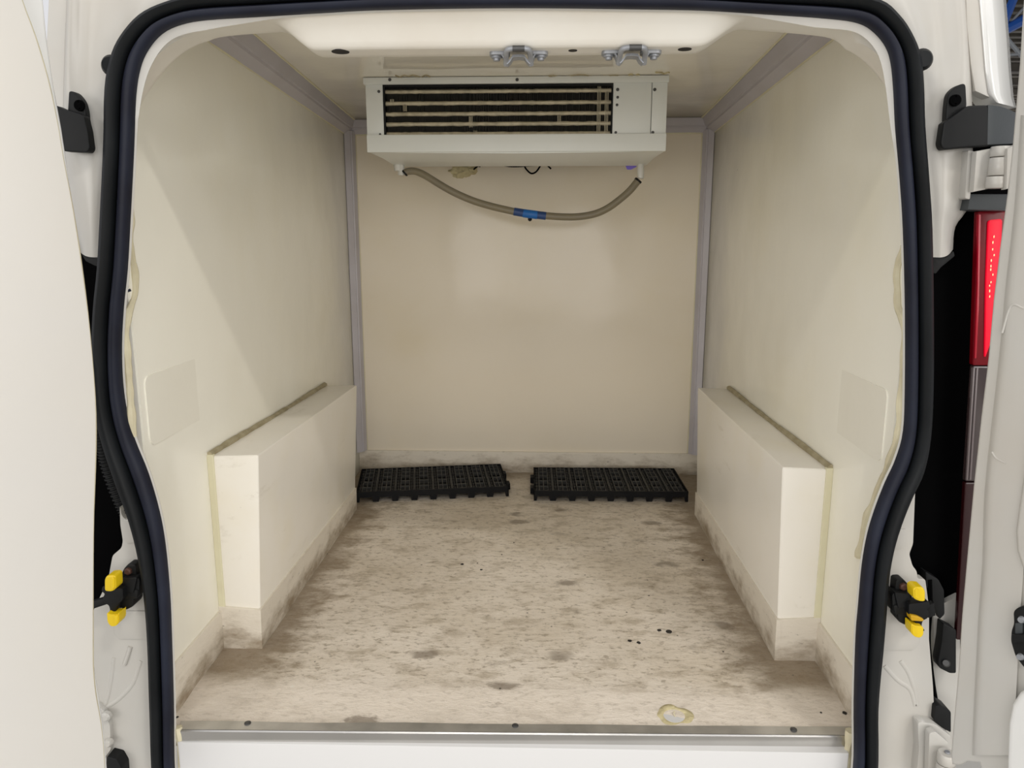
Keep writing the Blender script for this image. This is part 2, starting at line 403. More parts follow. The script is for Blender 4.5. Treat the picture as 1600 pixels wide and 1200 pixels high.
# bonded access panels low on the side walls, proud at their near edge only
def access(par, X, sgn, y0, y1, z0, z1):
    bm = NB()
    pr = [(y0, z0), (y1, z0), (y1, z1), (y0, z1)]
    pr = rounded(pr, 0.018, 5)
    top = []; base = []
    for y, z in pr:
        t = max(0.0, 1-(y-y0)/(y1-y0)); h = 0.0036*t - 0.0012
        top.append(bm.verts.new((X+sgn*h, y, z))); base.append(bm.verts.new((X-sgn*0.001, y, z)))
    bm.faces.new(top)
    for k in range(len(pr)): bm.faces.new((top[k], top[(k+1) % len(pr)], base[(k+1) % len(pr)], base[k]))
    obj('access_panel', bm, WALL, par, label='rounded access panel bonded to the wall')
access(wl, XL, 1, 1.263, 1.56, 0.515, 0.640)
access(wr, XR, -1, 1.275, 1.58, 0.497, 0.624)

# skirtings
def skirt(name, lo, hi, label):
    bm = NB(); add_box(bm, lo, hi, 0.002); return struct(name, bm, SKIRT, 30, label)
skirt('baseboard_back', (XL, YB-0.008, -0.01), (XR, YB+0.001, 0.081), 'stained skirting along the bulkhead')
skirt('baseboard_left', (XL-0.001, YF+0.012, -0.01), (XL+0.006, YBX0+0.01, 0.088), 'stained skirting at the foot of the left wall')
skirt('baseboard_right', (XR-0.006, YF+0.03, -0.01), (XR+0.001, YBX0+0.01, 0.088), 'stained skirting at the foot of the right wall')

# lilac grey corner trims
def cove(name, path, a, b, th, label, ridge=0.004):
    """strip between path a-points (on one face) and b-points (on the other) with a ridge"""
    bm = NB(); rows = []
    for A, B in zip(a, b):
        A = Vector(A); B = Vector(B); n = Vector(th); m = (A+B)/2
        rows.append([A, A+n*0.35, A.lerp(B, 0.42)+n, m+n*0.72, A.lerp(B, 0.58)+n, B+n*0.35, B])
    g = loft(bm, rows)
    bm.faces.new([v for v in g[0]]); bm.faces.new([v for v in g[-1]][::-1])
    for i in range(len(g)-1): bm.faces.new((g[i][0], g[i+1][0], g[i+1][-1], g[i][-1]))
    return struct(name, bm, TRIM, 20, label)
ys = [1.34, 1.6, 2.0, 2.4, YB]
def zl(y): return 1.278-(y-1.579)*0.0402
cove('trim_1', None, [(XL+0.0005, y, zl(y)) for y in ys], [(XL+0.050-(y-1.34)*0.014, y, zc(y)-0.0005) for y in ys], (0.008, 0, -0.008), 'lilac grey strip along the left ceiling corner')
cove('trim_2', None, [(XR-0.0005, y, zl(y)) for y in ys], [(XR-0.054+(y-1.34)*0.010, y, zc(y)-0.0005) for y in ys], (-0.008, 0, -0.008), 'lilac grey strip along the right ceiling corner')
cove('trim_3', None, [(x, YB-0.0005, 1.232) for x in (XL, 0, XR)], [(x, YB-0.02, zc(YB-0.02)-0.0005) for x in (XL, 0, XR)], (0, -0.006, -0.006), 'lilac grey strip along the top of the bulkhead')
zz = [0.082, 0.4, 0.8, 1.24]
cove('trim_4', None, [(XL+0.0005, YB-0.045, z) for z in zz], [(XL+0.028, YB-0.0005, z) for z in zz], (0.008, -0.008, 0), 'lilac grey strip in the left bulkhead corner')
cove('trim_5', None, [(XR-0.0005, YB-0.030, z) for z in zz], [(XR-0.034, YB-0.0005, z) for z in zz], (-0.006, -0.008, 0), 'lilac grey strip in the right bulkhead corner')
# yellowed sealant lines beside the trims
def bead(name, pts, r, m, label, par=None, n=6, wob=0.3, per=5):
    P = spline(pts, per); bm = NB()
    add_tube(bm, P, [r*(1+wob*mnoise.noise(p*37)) for p in P], n)
    o = obj(name, bm, m, par, True); 
    if label: o['label'] = label
    return o

for par, pts in (('trim_1', [(XL+0.001, y, zl(y)-0.002) for y in ys]), ('trim_1', [(XL+0.053-(y-1.34)*0.014, y, zc(y)-0.001) for y in ys]),
                 ('trim_2', [(XR-0.001, y, zl(y)-0.002) for y in ys]), ('trim_2', [(XR-0.058+(y-1.34)*0.010, y, zc(y)-0.001) for y in ys]),
                 ('trim_4', [(XL+0.030, YB-0.001, z) for z in zz]), ('trim_5', [(XR-0.036, YB-0.001, z) for z in zz]), ('trim_3', [(x, YB-0.001, 1.230) for x in (XL+0.03, 0, XR-0.04)])):
    bead('sealant', pts, 0.0030, SEAMT, None, bpy.data.objects[par], 6, 0.5, 12)
# ------------------------------------------------------------------ boxed wheel arches
def wheel_box(sgn, label, front_in_b, front_in_t, wallx, yoff, ztf, ztb):
    R = root('wheel_box', label, 'wheel box', (wallx, (YBX0+YBX1)/2, 0))
    y0, y1 = YBX0+yoff, YBX1+yoff
    bm = NB()
    pts = [(wallx, y0), (0, y0), (0, y1), (wallx, y1)]
    def row(y, zt):
        return [Vector((wallx, y, -0.01)), Vector((front_in_b, y, -0.01)), Vector((front_in_t, y, zt)), Vector((wallx, y, zt-0.004))]
    b = bmesh.new(); g = loft(b, [row(y0, ztf), row((y0+y1)/2, (ztf+ztb)/2), row(y1, ztb)])
    b.faces.new(g[0]); b.faces.new(g[-1][::-1])
    for i in range(2): b.faces.new((g[i][0], g[i+1][0], g[i+1][3], g[i][3]))
    ed = [e for e in b.edges if (e.verts[0] in g[0] or e.verts[1] in g[0] or True) and
          ((g[0][2] in e.verts) or (g[0][1] in e.verts and g[0][2] in e.verts) or (g[1][2] in e.verts and (g[0][2] in e.verts or g[2][2] in e.verts)) or g[2][2] in e.verts)]
    bevel(b, ed, 0.006, 3)
    merge(bm, b)
    box = obj('casing', bm, BOXM, R, 30)
    # skirting wrapped round the foot, tapering to the back on the inner face
    bm = NB(); t = 0.004*sgn
    fi = front_in_b + (front_in_t-front_in_b)*0.09/ztf
    P = [Vector((front_in_b-t*1.2, y0-0.006, -0.01)), Vector((fi-t, y0-0.005, 0.092)), Vector((wallx, y0-0.005, 0.098)), Vector((wallx, y0-0.006, -0.01))]
    add_prism(bm, P, (0, 0.010, 0), 0.0015)
    b = bmesh.new()
    rows = []
    for y, zt in ((y0-0.006, 0.092), ((y0+y1)/2, 0.085), (y1, 0.075)):
        f2 = front_in_b+(front_in_t-front_in_b)*zt/ztf
        rows.append([Vector((front_in_b-t*1.6, y, -0.01)), Vector((f2-t, y, zt)), Vector((f2+t*1.5, y, zt)), Vector((front_in_b+t*1.5, y, -0.01))])
    gg = loft(b, rows, True); b.faces.new(gg[0]); b.faces.new(gg[-1][::-1]); merge(bm, b)
    obj('skirting', bm, SKIRT, R, label='grimy skirting round the foot')
    # joint strips against the wall
    bm = NB(); add_box(bm, (min(wallx, wallx-t*3.4), y0-0.004, 0.096), (max(wallx, wallx-t*3.4), y0+0.006, ztf), 0.0015)
    obj('joint_strip', bm, SEAMT, R, label='yellowed upright joint strip')
    bead('sealant', [(wallx-t*0.9, y, ztf-0.002+(ztb-ztf)*(y-y0)/(y1-y0)+0.004*math.sin(y*9)*0.4) for y in [y0+(y1-y0)*k/8 for k in range(9)]], 0.0075, SEAMD, 'brown sealant along the top joint', R)
    return R
wheel_box(-1, 'long cream boxed wheel arch against the left wall', -0.607, -0.583, XL, 0, 0.436, 0.417)
wheel_box(1, 'long cream boxed wheel arch against the right wall', 0.504, 0.488, XR, 0, 0.423, 0.417)

# ------------------------------------------------------------------ door seal round the opening
PAIRS = [((270,1215),(241,1215)),((268,1100),(236,1100)),((265,1000),(233,1003)),((262,930),(228,935)),((255,855),(218,870)),((245,800),(203,812)),
 ((228,742),(183,758)),((207,690),(165,703)),((195,648),(152,652)),((188,600),(147,600)),((186,540),(146,540)),((189,480),(149,478)),((195,420),(155,418)),
 ((200,330),(160,328)),((205,230),(165,225)),((208,150),(167,140)),((215,105),(176,92)),((228,75),(192,58)),((250,50),(222,24)),((280,36),(262,4)),
 ((320,29),(310,-8)),((400,24),(395,-14)),((500,18),(498,-19)),((600,13),(600,-22)),((800,10),(800,-24)),((1000,12),(1000,-22)),((1100,14),(1102,-19)),
 ((1200,20),(1204,-14)),((1300,27),(1312,-10)),((1345,34),(1372,0)),((1370,49),(1402,25)),((1388,72),(1422,55)),((1396,98),(1436,90)),((1400,140),(1441,135)),
 ((1403,200),(1443,200)),((1410,280),(1449,280)),((1415,360),(1454,360)),((1418,480),(1456,480)),((1418,600),(1456,600)),((1415,675),(1452,680)),
 ((1403,720),(1442,735)),((1387,755),(1424,775)),((1372,793),(1408,815)),((1359,835),(1396,855)),((1350,885),(1388,900)),((1344,950),(1384,955)),
 ((1340,1000),(1379,1015)),((1337,1100),(1371,1100)),((1335,1215),(1369,1215))]
YS = 1.195
IN = [ony(*p[0], YS) for p in PAIRS]; OUT = [ony(*p[1], YS) for p in PAIRS]
# below the frame: down to the bumper and across
IN += [Vector((0.545, YS, -0.20)), Vector((0.50, YS, -0.25)), Vector((0, YS, -0.255)), Vector((-0.62, YS, -0.25)), Vector((-0.665, YS, -0.20))]
OUT += [Vector((0.582, YS, -0.22)), Vector((0.52, YS, -0.29)), Vector((0, YS, -0.295)), Vector((-0.64, YS, -0.29)), Vector((-0.70, YS, -0.22))]
SI = spline(IN, 4, True); SO = spline(OUT, 4, True)
seal = root('door_seal', 'black rubber door seal framing the whole van opening', 'seal', (-0.05, YS, 0))
def sweep(prof):
    bm = NB(); rows = [[a.lerp(b, t) + Vector((0, d, 0)) for t, d in prof] for a, b in zip(SI, SO)]
    rows.append(rows[0])
    loft(bm, rows, True); bmesh.ops.remove_doubles(bm, verts=bm.verts, dist=1e-6); return bm
obj('seal_bulb', sweep([(0.44, 0.006), (0.46, -0.008), (0.56, -0.017), (0.70, -0.021), (0.84, -0.018), (0.96, -0.008), (1.0, 0.006), (0.72, 0.014)]), RUBBER, seal, 60)
obj('seal_lip', sweep([(0.0, 0.012), (-0.01, 0.002), (0.05, -0.006), (0.16, -0.0095), (0.30, -0.010), (0.38, -0.006), (0.41, 0.004), (0.40, 0.012)]), LIP, seal, 60, label='blue-black inner lip')
obj('seal_channel', sweep([(0.36, 0.002), (0.48, 0.002), (0.48, 0.010), (0.36, 0.010)]), DARKV, seal, False)
for (u, v) in ((178, 104), (1437, 95)):
    bm = NB(); c = ony(u, v, YS); add_tube(bm, [c+Vector((0, 0.012, 0)), c+Vector((0, -0.008, 0)), c+Vector((0, -0.014, 0))], [0.0155, 0.0155, 0.011], 24)
    obj('seal_tab', bm, RUBBER, seal, 40, label='round rubber tab')

# painted flange inside the seal
def flange():
    W = {}
    bm = NB(); rows = []
    n0 = (len(PAIRS)-1)*4
    for i in range(n0+1):
        a = SI[i]; b = SO[i]; d = (a-b).normalized()
        z = a.z; x = a.x
        wd = 0.0022
        if z > 1.05 and x < -0.40: wd += 0.011*min(1, (z-1.05)/0.10)*min(1, (-0.40-x)/0.12)
        if z > 1.00 and x > 0.30: wd += 0.010*min(1, (z-1.00)/0.14)*min(1, (x-0.30)/0.1)
        rows.append([a - d*0.02 + Vector((0, 0.008, 0)), a + Vector((0, 0.009, 0)), a + d*wd + Vector((0, 0.012, 0)), a + d*(wd-0.004) + Vector((0, 0.020, 0)), a - d*0.02 + Vector((0, 0.022, 0))])
    g = loft(bm, rows, True); bm.faces.new(g[0]); bm.faces.new(g[-1][::-1])
    return struct('trim_6', bm, PAINT, 30, 'white painted flange of the door opening')
flange()
# filler between the flange and the lining, at the sides
for nm, X, sg, lab in (('trim_7', XL, -1, 'white painted return behind the seal on the left'), ('trim_14', XR, 1, 'white painted return behind the seal on the right')):
    bm = NB(); add_box(bm, (min(X+sg*0.004, X+sg*0.016), 1.229, 0.02), (max(X+sg*0.004, X+sg*0.016), 1.262, 1.00)); struct(nm, bm, PAINT, False, lab)
# sealant bead between flange and lining
L_ = [(203,318,0),(203,345,0),(201,372,0),(206,400,0),(210,425,0),(211,455,0),(206,475,0),(199,495,0),(197,530,0),(199,560,0),(202,600,0),(204,640,0),(207,680,0),(214,708,0),(217,716,0)]
s1 = bead('sealant_bead', [onx(u, v, XL+0.002) for u, v, _ in L_], 0.0065, CREAM, None, None, 8, 0.55)
tag(s1, 'wavy cream sealant bead beside the seal on the left', 'sealant')
R_ = [(1413,385),(1405,410),(1402,430),(1403,455),(1404,480),(1410,495),(1414,520),(1412,560),(1410,600),(1408,640),(1404,680),(1392,715),(1380,745),(1368,775),(1356,805),(1347,840),(1341,870)]
s2 = bead('sealant_bead', [onx(u, v, XR-0.002) for u, v in R_], 0.0065, CREAM, None, None, 8, 0.55)
tag(s2, 'wavy cream sealant bead beside the seal on the right', 'sealant')
bm = NB(); c = onx(215, 709, XL+0.004)
b = bmesh.new(); bmesh.ops.create_icosphere(b, subdivisions=3, radius=0.008)
for v in b.verts: v.co = v.co*(1+0.5*mnoise.noise(v.co*180)) + c
merge(bm, b)
tag(obj('sealant_lump', bm, CREAM, None, True), 'cream lump at the low end of the left sealant bead', 'sealant')
# pen mark on the left flange
P = [ony(190, 459, 1.2075), ony(197, 456, 1.2085), ony(204, 453, 1.2100)]
bm = NB(); add_tube(bm, P, [0.0013, 0.0017, 0.0024], 8)
tag(obj('pen_mark', bm, LIP, None, True), 'short dark blue pen mark on the left flange', 'mark')

# ------------------------------------------------------------------ roof header over the opening
def mask(x): 
    def ss(a, b, t):
        t = max(0, min(1, (t-a)/(b-a))); return t*t*(3-2*t)
    return ss(-0.425, -0.355, x)*(1-ss(0.235, 0.315, x))
import bisect
ztop = sorted([(p.x, p.z) for p in SI[19*4:30*4]])
def zt(x):
    xs = [q[0] for q in ztop]; i = min(max(bisect.bisect(xs, x), 1), len(xs)-1)
    (x0, z0), (x1, z1) = ztop[i-1], ztop[i]; t = 0 if x1 == x0 else max(0, min(1, (x-x0)/(x1-x0))); return z0+(z1-z0)*t
bm = NB(); rows = []
nxh = 160
for i in range(nxh+1):
    x = -0.70 + 1.30*i/nxh; k = mask(x); z0 = zt(x)+0.004
    e = min(1, max(0, (abs(x+0.035)-0.34)/0.20))
    e2 = min(1, max(0, (-0.53-x)/0.16, (x-0.45)/0.14))
    zs = z0 - 0.002 - 0.002*e - 0.13*e2**2
    lip = 1.1655
    zz_ = lambda a: zs*(1-k)+a*k
    prof = [(1.204, z0+0.012), (1.2045, z0), (1.2065, z0-0.0035), (1.2100, z0-0.0045),
            (1.2160, zz_(z0-0.009)), (1.2260, zz_(z0-0.019)), (1.2345, zz_(lip+0.0105)), (1.2400, zz_(lip+0.004)), (1.2450, zz_(lip+0.0005)), (1.250, zz_(lip)),
            (1.278, zz_(lip)), (1.296, zz_(lip)), (1.300, zz_(lip+0.001)+0.001), (1.302, zs*(1-k)+(lip+0.006)*k+0.004), (1.330, zs*(1-k)+(lip+0.03)*k+0.06), (1.345, 1.36), (1.21, 1.36)]
    yo = 0.034*min(1, e2*6)
    rows.append([Vector((x, y+yo*max(0, min(1, (1.30-y)/0.05)), z)) for y, z in prof])
g = loft(bm, rows, True); bm.faces.new(g[0]); bm.faces.new(g[-1][::-1])
HEAD = mat('cream_white_header_paint', (0.86, 0.83, 0.76), 0.35, var=(6, (0.70, 0.62, 0.50), 0.4), bump=(14, 0.1, 0.006))
header = struct('trim_8', bm, HEAD, 45, 'cream painted roof header beam over the opening')
# holes in the header's underside: discs with the hollow's shade put into their colour
for u, v, r in ((532, 81, 0.0125), (1070, 77, 0.0095), (895, 79, 0.0062)):
    c = onz(u, v, 1.1652); bm = NB()
    add_tube(bm, [c+Vector((0, 0, 0.001)), c+Vector((0, 0, -0.0006)), c+Vector((0, 0, -0.0004)), c+Vector((0, 0, 0.003))], [r*1.12, r*1.1, r, r*0.98], 24)
    h = obj('drain_hole', bm, HOLE, header)
# strikers for the two door locks
def striker(u0, u1, v, label, tilt):
    c = onz((u0+u1)/2, v, 1.165); a = onz(u0, v, 1.165); b_ = onz(u1, v, 1.165)
    c = Vector((c.x, 1.276, 1.165)); w_ = (b_.x-a.x)/2
    R = root('door_striker', label, 'striker', c)
    bm = NB()
    for s in (-1, 1):
        pts = rounded([(c.x+s*w_, 1.263), (c.x+s*w_, 1.289), (c.x+s*w_*0.30, 1.289), (c.x+s*w_*0.30, 1.263)], 0.009)
        add_prism(bm, [Vector((x, y, 1.1605)) for x, y in pts], (0, 0, 0.005), 0.001)
    # bridge pressed downwards into two legs
    rows = []
    for x, z in ((-0.62, 1.1615), (-0.55, 1.158), (-0.47, 1.150), (-0.38, 1.146), (-0.28, 1.150), (-0.20, 1.156), (0, 1.157), (0.20, 1.156), (0.28, 1.150), (0.38, 1.146), (0.47, 1.150), (0.55, 1.158), (0.62, 1.1615)):
        X = c.x+x*w_
        rows.append([Vector((X, 1.264, z)), Vector((X, 1.288, z)), Vector((X, 1.288, z+0.004)), Vector((X, 1.264, z+0.004))])
    g = loft(bm, rows, True); bm.faces.new(g[0]); bm.faces.new(g[-1][::-1])
    obj('mounting_plate', bm, ZINC, R, 40)
    bm = NB(); q = 0.40*w_
    P = [(c.x-q*1.08, 1.272, 1.147), (c.x-q*1.05, 1.262, 1.153), (c.x-q, 1.247, 1.160), (c.x-q*0.8, 1.240, 1.1625), (c.x-q*0.35, 1.238, 1.163), (c.x+q*0.35, 1.238, 1.163), (c.x+q*0.8, 1.240, 1.1625), (c.x+q, 1.247, 1.160), (c.x+q*1.05, 1.262, 1.153), (c.x+q*1.08, 1.272, 1.147)]
    add_tube(bm, spline(P, 4), 0.0042, 12); obj('striker_loop', bm, ZINC, R, True)
    bm = NB(); add_cyl(bm, (c.x-q*0.45+tilt, 1.238, 1.163), (c.x+q*0.55+tilt, 1.238, 1.163), 0.0047, 14); obj('worn_sleeve', bm, BOLT, R, 40, label='dark worn middle of the loop')
    for s in (-1, 1):
        bm = NB(); p = Vector((c.x+s*w_*0.76, 1.276, 1.1605)); add_tube(bm, [p, p-Vector((0, 0, 0.003)), p-Vector((0, 0, 0.0035)), p-Vector((0, 0, 0.007)), p-Vector((0, 0, 0.0075))], [0.0085, 0.0085, 0.0055, 0.0052, 0.003], 16)
        obj('bolt', bm, ZINC, R, 40)
striker(765, 856, 83, 'zinc door striker bracket near the middle of the header', 0.0)
striker(941, 1034, 79, 'zinc door striker bracket above the right end of the cooling unit', 0.001)

# ------------------------------------------------------------------ pillars beside the opening
def sheet(name, rows, m, label, th=0.006, per=4, sm=60):
    bm = NB()
    P = [[ony(u, v, Y) for u, v, Y in r] for r in rows]
    P = [spline(r, per) for r in P]
    cols = list(zip(*P)); cols = [spline(c, per) for c in cols]; P = list(zip(*cols))
    Q = [[p + Vector((0, th, 0)) for p in r] for r in P]
    g = loft(bm, P); h = loft(bm, Q)
    n, m_ = len(g), len(g[0])
    for i in range(n-1):
        bm.faces.new((g[i][0], g[i+1][0], h[i+1][0], h[i][0])); bm.faces.new((g[i][-1], g[i+1][-1], h[i+1][-1], h[i][-1]))
    for k in range(m_-1):
        bm.faces.new((g[0][k], g[0][k+1], h[0][k+1], h[0][k])); bm.faces.new((g[-1][k], g[-1][k+1], h[-1][k+1], h[-1][k]))
    return struct(name, bm, m, sm, label)
YP = 1.215
sheet('pillar_left', [
 [(320,-70,YP),(250,-70,YP-.008),(150,-70,YP+.010),(112,-70,YP-.004),(106,-70,YP+.01)],
 [(300,-20,YP),(225,-10,YP-.008),(145,-5,YP+.010),(110,0,YP-.004),(104,0,YP+.012)],
 [(215,60,YP),(180,62,YP-.004),(140,70,YP+.010),(107,75,YP-.004),(101,75,YP+.012)],
 [(182,140,YP),(168,140,YP-.001),(140,145,YP+.006),(105,150,YP-.004),(99,150,YP+.012)],
 [(180,230,YP),(166,230,YP),(143,230,YP-.006),(112,230,YP-.004),(98,230,YP+.012)],
 [(176,320,YP),(160,320,YP),(144,320,YP-.006),(124,320,YP-.001),(108,320,YP+.015)],
 [(172,402,YP+.004),(158,402,YP+.004),(144,402,YP+.002),(134,400,YP+.006),(126,395,YP+.02)]], PAINT, 'white painted left door pillar')
bm = NB()   # dirty channel strip with the door gap at the far left
plate(bm, [(76,-70),(76,0),(72,80),(84,160),(96,230),(100,250),(104,150),(107,60),(110,-70)], YP+.014, 0.01, 0.001)
struct('trim_9', bm, PAINT, False, 'narrow painted channel beside the left pillar')
sheet('pillar_right', [
 [(1340,-70,YP),(1400,-70,YP-.008),(1450,-70,YP+.010),(1495,-70,YP-.002),(1506,-70,YP+.01)],
 [(1345,-20,YP),(1410,-15,YP-.008),(1455,-5,YP+.012),(1500,0,YP-.002),(1510,0,YP+.01)],
 [(1405,50,YP),(1440,55,YP-.004),(1464,60,YP+.012),(1505,65,YP-.002),(1514,65,YP+.01)],
 [(1425,130,YP),(1447,130,YP-.001),(1468,132,YP+.006),(1508,136,YP-.002),(1518,136,YP+.01)],
 [(1430,230,YP),(1450,230,YP),(1472,230,YP-.006),(1503,230,YP-.002),(1520,230,YP+.01)],
 [(1436,310,YP),(1456,310,YP),(1475,310,YP-.006),(1500,312,YP+.002),(1514,318,YP+.02)],
 [(1440,350,YP+.002),(1457,350,YP+.002),(1473,350,YP-.002),(1488,352,YP+.008),(1493,354,YP+.022)],
 [(1444,402,YP+.004),(1458,402,YP+.004),(1472,402,YP+.003),(1482,398,YP+.01),(1489,390,YP+.024)]], PAINT, 'white painted right door pillar')
bm = NB()
plate(bm, [(1507,-70),(1511,40),(1517,100),(1524,142),(1546,152),(1540,100),(1534,40),(1530,-70)], YP+.006, 0.02, 0.001)
struct('trim_10', bm, PAINT, 30, 'painted drip channel beside the right pillar')
# glossy outer corner of the body above the right hinge cap
bm = NB()
rows = []
for v, ua, ub in ((-80, 1526, 1562), (0, 1531, 1572), (60, 1536, 1577), (110, 1540, 1580), (145, 1545, 1584), (160, 1556, 1588)):
    r = []
    for k in range(9):
        t = k/8; r.append(ony(ua+(ub-ua)*t, v + (0 if v < 140 else 8*t), YP+0.004+0.045*t*t - 0.008*math.sin(math.pi*t)))
    r += [p + Vector((0.0, 0.05, 0)) for p in r[::-1]]
    rows.append(r)
g = loft(bm, rows, True); bm.faces.new(g[0]); bm.faces.new(g[-1][::-1])
struct('trim_11', bm, GLOSSP, 50, 'glossy white outer body corner above the right hinge cap')

# lower pillars
def lower(name, px, label):
    bm = NB(); plate(bm, px, YP, 0.018, 0.005, 4, 3); return struct(name, bm, PAINT, 45, label)
lpl = lower('pillar_lower_left', [(187,790),(190,805),(196,812),(222,800),(246,1000),(252,1230),(128,1230),(128,1000),(142,962),(160,925),(170,900),(176,868),(190,856),(192,845),(188,820)], 'white lower left door pillar')
lpr = lower('pillar_lower_right', [(1431,752),(1416,760),(1376,860),(1360,1000),(1352,1230),(1434,1230),(1433,1130),(1461,1128),(1458,1070),(1452,1000),(1452,950),(1446,905),(1434,905),(1433,893),(1426,884),(1421,866),(1427,850),(1429,800)], 'white lower right door pillar')
for par, px, lab in ((lpl, [(192,812),(235,812),(240,842),(222,846),(198,850),(193,840)], 'raised pressed panel'), (lpl, [(178,955),(243,955),(243,999),(186,999),(178,990)], None),
                (lpr, [(1398,827),(1417,827),(1417,852),(1407,858),(1388,858)], None), (lpr, [(1372,925),(1436,925),(1436,1006),(1428,1016),(1366,1016)], None)):
    bm = NB(); plate(bm, px, YP-0.0025, 0.004, 0.001, 3); obj('pressed_panel', bm, PAINT, par, 40)
bm = NB(); P = [ony(206+8*math.sin(t*0.0), 1012, YP), ony(196, 1036, YP)]
add_tube(bm, spline([ony(204,1010,YP), ony(200,1024,YP), ony(195,1038,YP)], 4), 0.004, 10); obj('pressed_rib', bm, PAINT, lpl, True)
for par, pts in ((lpl, [(180,1025),(176,1060),(168,1095),(150,1125)]), (lpl, [(222,1030),(210,1065),(188,1090),(165,1105)]), (lpr, [(1405,1030),(1418,1050),(1428,1080),(1430,1100)]), (lpr, [(1380,1038),(1400,1060),(1420,1075),(1428,1100)])):
    bm = NB(); add_tube(bm, spline([ony(u, v, YP+0.0050) for u, v in pts], 4), 0.0066, 10); obj('pressed_fold', bm, PAINT, par, True)

# dark cavities and lamp housings on both sides
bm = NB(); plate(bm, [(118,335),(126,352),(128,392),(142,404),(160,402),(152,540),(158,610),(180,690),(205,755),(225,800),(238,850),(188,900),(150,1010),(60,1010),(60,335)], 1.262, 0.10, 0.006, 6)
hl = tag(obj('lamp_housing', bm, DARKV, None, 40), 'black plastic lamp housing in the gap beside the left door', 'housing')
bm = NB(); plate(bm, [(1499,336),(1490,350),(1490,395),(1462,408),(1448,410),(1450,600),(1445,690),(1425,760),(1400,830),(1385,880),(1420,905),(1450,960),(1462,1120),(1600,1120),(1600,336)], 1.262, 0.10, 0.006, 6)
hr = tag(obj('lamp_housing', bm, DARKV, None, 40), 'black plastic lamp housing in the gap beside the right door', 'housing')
for par, px in ((hl, [(126,394),(134,402),(160,404),(156,418),(146,414),(134,408)]), (hr, [(1456,402),(1478,402),(1490,392),(1492,400),(1470,418),(1462,428),(1456,425)])):
    bm = NB(); plate(bm, px, 1.232, 0.03, 0.003, 2); obj('rubber_edge', bm, BLACKP, par, 40)
# ribbed cable sleeve in the left gap
P = spline([(ony(u, v, 1.236)) for u, v in ((152,640),(156,675),(162,700),(168,725),(178,755),(190,785),(200,805))], 30)
bm = NB(); add_tube(bm, P, [0.0125 if (k//3) % 2 else 0.0098 for k in range(len(P))], 12)
tag(obj('cable_sleeve', bm, BLACKP, None, 60), 'ribbed black cable sleeve in the gap beside the left door', 'cable sleeve')
# lower right gap: black seal line, painted body strip, black plastic buffer
bm = NB(); plate(bm, [(1456,900),(1460,1010),(1456,1090),(1460,1180),(1500,1180),(1500,930),(1470,945)], 1.246, 0.012, 0.002, 3)
struct('trim_12', bm, PAINT, 40, 'painted body strip in the right door gap')
bm = NB(); add_tube(bm, spline([ony(u, v, 1.238) for u, v in ((1452,905),(1453,950),(1450,1000),(1455,1050),(1462,1095),(1472,1125),(1474,1140))], 5), 0.0045, 8)
tag(obj('gap_seal', bm, DARKV, None, True), 'thin black rubber strip running down the right door gap', 'seal')
bm = NB(); plate(bm, [(1446,893),(1452,897),(1466,905),(1475,922),(1476,960),(1468,968),(1458,940),(1448,915)], 1.236, 0.02, 0.003, 3)
tag(obj('rubber_flap', bm, BLACKP, None, 40), 'black rubber flap behind the right yellow clips', 'flap')
R = root('rubber_buffer', 'long black rubber buffer plate at the right door edge', 'buffer', ony(1480, 1010, 1.215))
bm = NB(); plate(bm, [(1474,974),(1494,984),(1494,1052),(1484,1052),(1468,1044),(1466,1035),(1472,1000)], 1.222, 0.02, 0.004, 3); obj('buffer_plate', bm, BLACKP, R, 40)
bm = NB(); add_tube(bm, [ony(1478, 1036, 1.222), ony(1478, 1036, 1.216)], [0.007, 0.005], 16); obj('screw', bm, BOLT, R, 40)
bm = NB(); plate(bm, [(1461,1103),(1470,1102),(1486,1112),(1486,1145),(1470,1136),(1459,1125)], 1.205, 0.03, 0.004, 3)
tag(obj('door_stop', bm, BLACKP, None, 40), 'black rubber stop block above the lower right hinge', 'door stop')
bm = NB(); plate(bm, [(166,1182),(182,1186),(190,1200),(192,1230),(164,1230)], 1.190, 0.03, 0.004, 3)
tag(obj('door_stop', bm, BLACKP, None, 40), 'black rubber stop block low beside the left door', 'door stop')

# tail lamp on the right
R = root('tail_lamp', 'lit red tail lamp seen between pillar and right door', 'tail lamp', ony(1545, 500, 1.25))
bm = NB(); plate(bm, [(1516,303),(1580,303),(1580,330),(1512,328)], 1.200, 0.06, 0.003); obj('lamp_cap', bm, GREYCAP, R, 40)
bm = NB(); plate(bm, [(1528,330),(1580,330),(1580,571),(1520,571),(1523,480)], 1.222, 0.010, 0.002, 3); obj('red_lens', bm, REDL, R, 40, label='deep red upper lens')
bm = NB(); plate(bm, [(1545,344),(1566,342),(1562,440),(1550,530),(1539,560),(1541,440)], 1.2185, 0.01, 0.003, 5); obj('lit_reflector', bm, REDG, R, 40, label='glowing red reflector')
bm = NB()
for k in range(12):
    u = 1554 + random.uniform(-2.5, 2.5) - k*0.7; v = 372 + k*8.5 + random.uniform(-3, 3)
    c = ony(u, v, 1.2165); b = bmesh.new(); bmesh.ops.create_icosphere(b, subdivisions=1, radius=0.0013)
    for q in b.verts: q.co = Vector((q.co.x*0.7, q.co.y, q.co.z*random.uniform(1, 2.2))) + c
    merge(bm, b)
obj('bright_facet', bm, BULB, R, True, kind='stuff')
bm = NB(); plate(bm, [(1529,335),(1533,335),(1530,480),(1526,560),(1523,560),(1527,450)], 1.219, 0.006, 0.001); obj('lens_rib', bm, mat('bright_red_rib', (0.42, 0.004, 0.02), 0.2), R, 40)
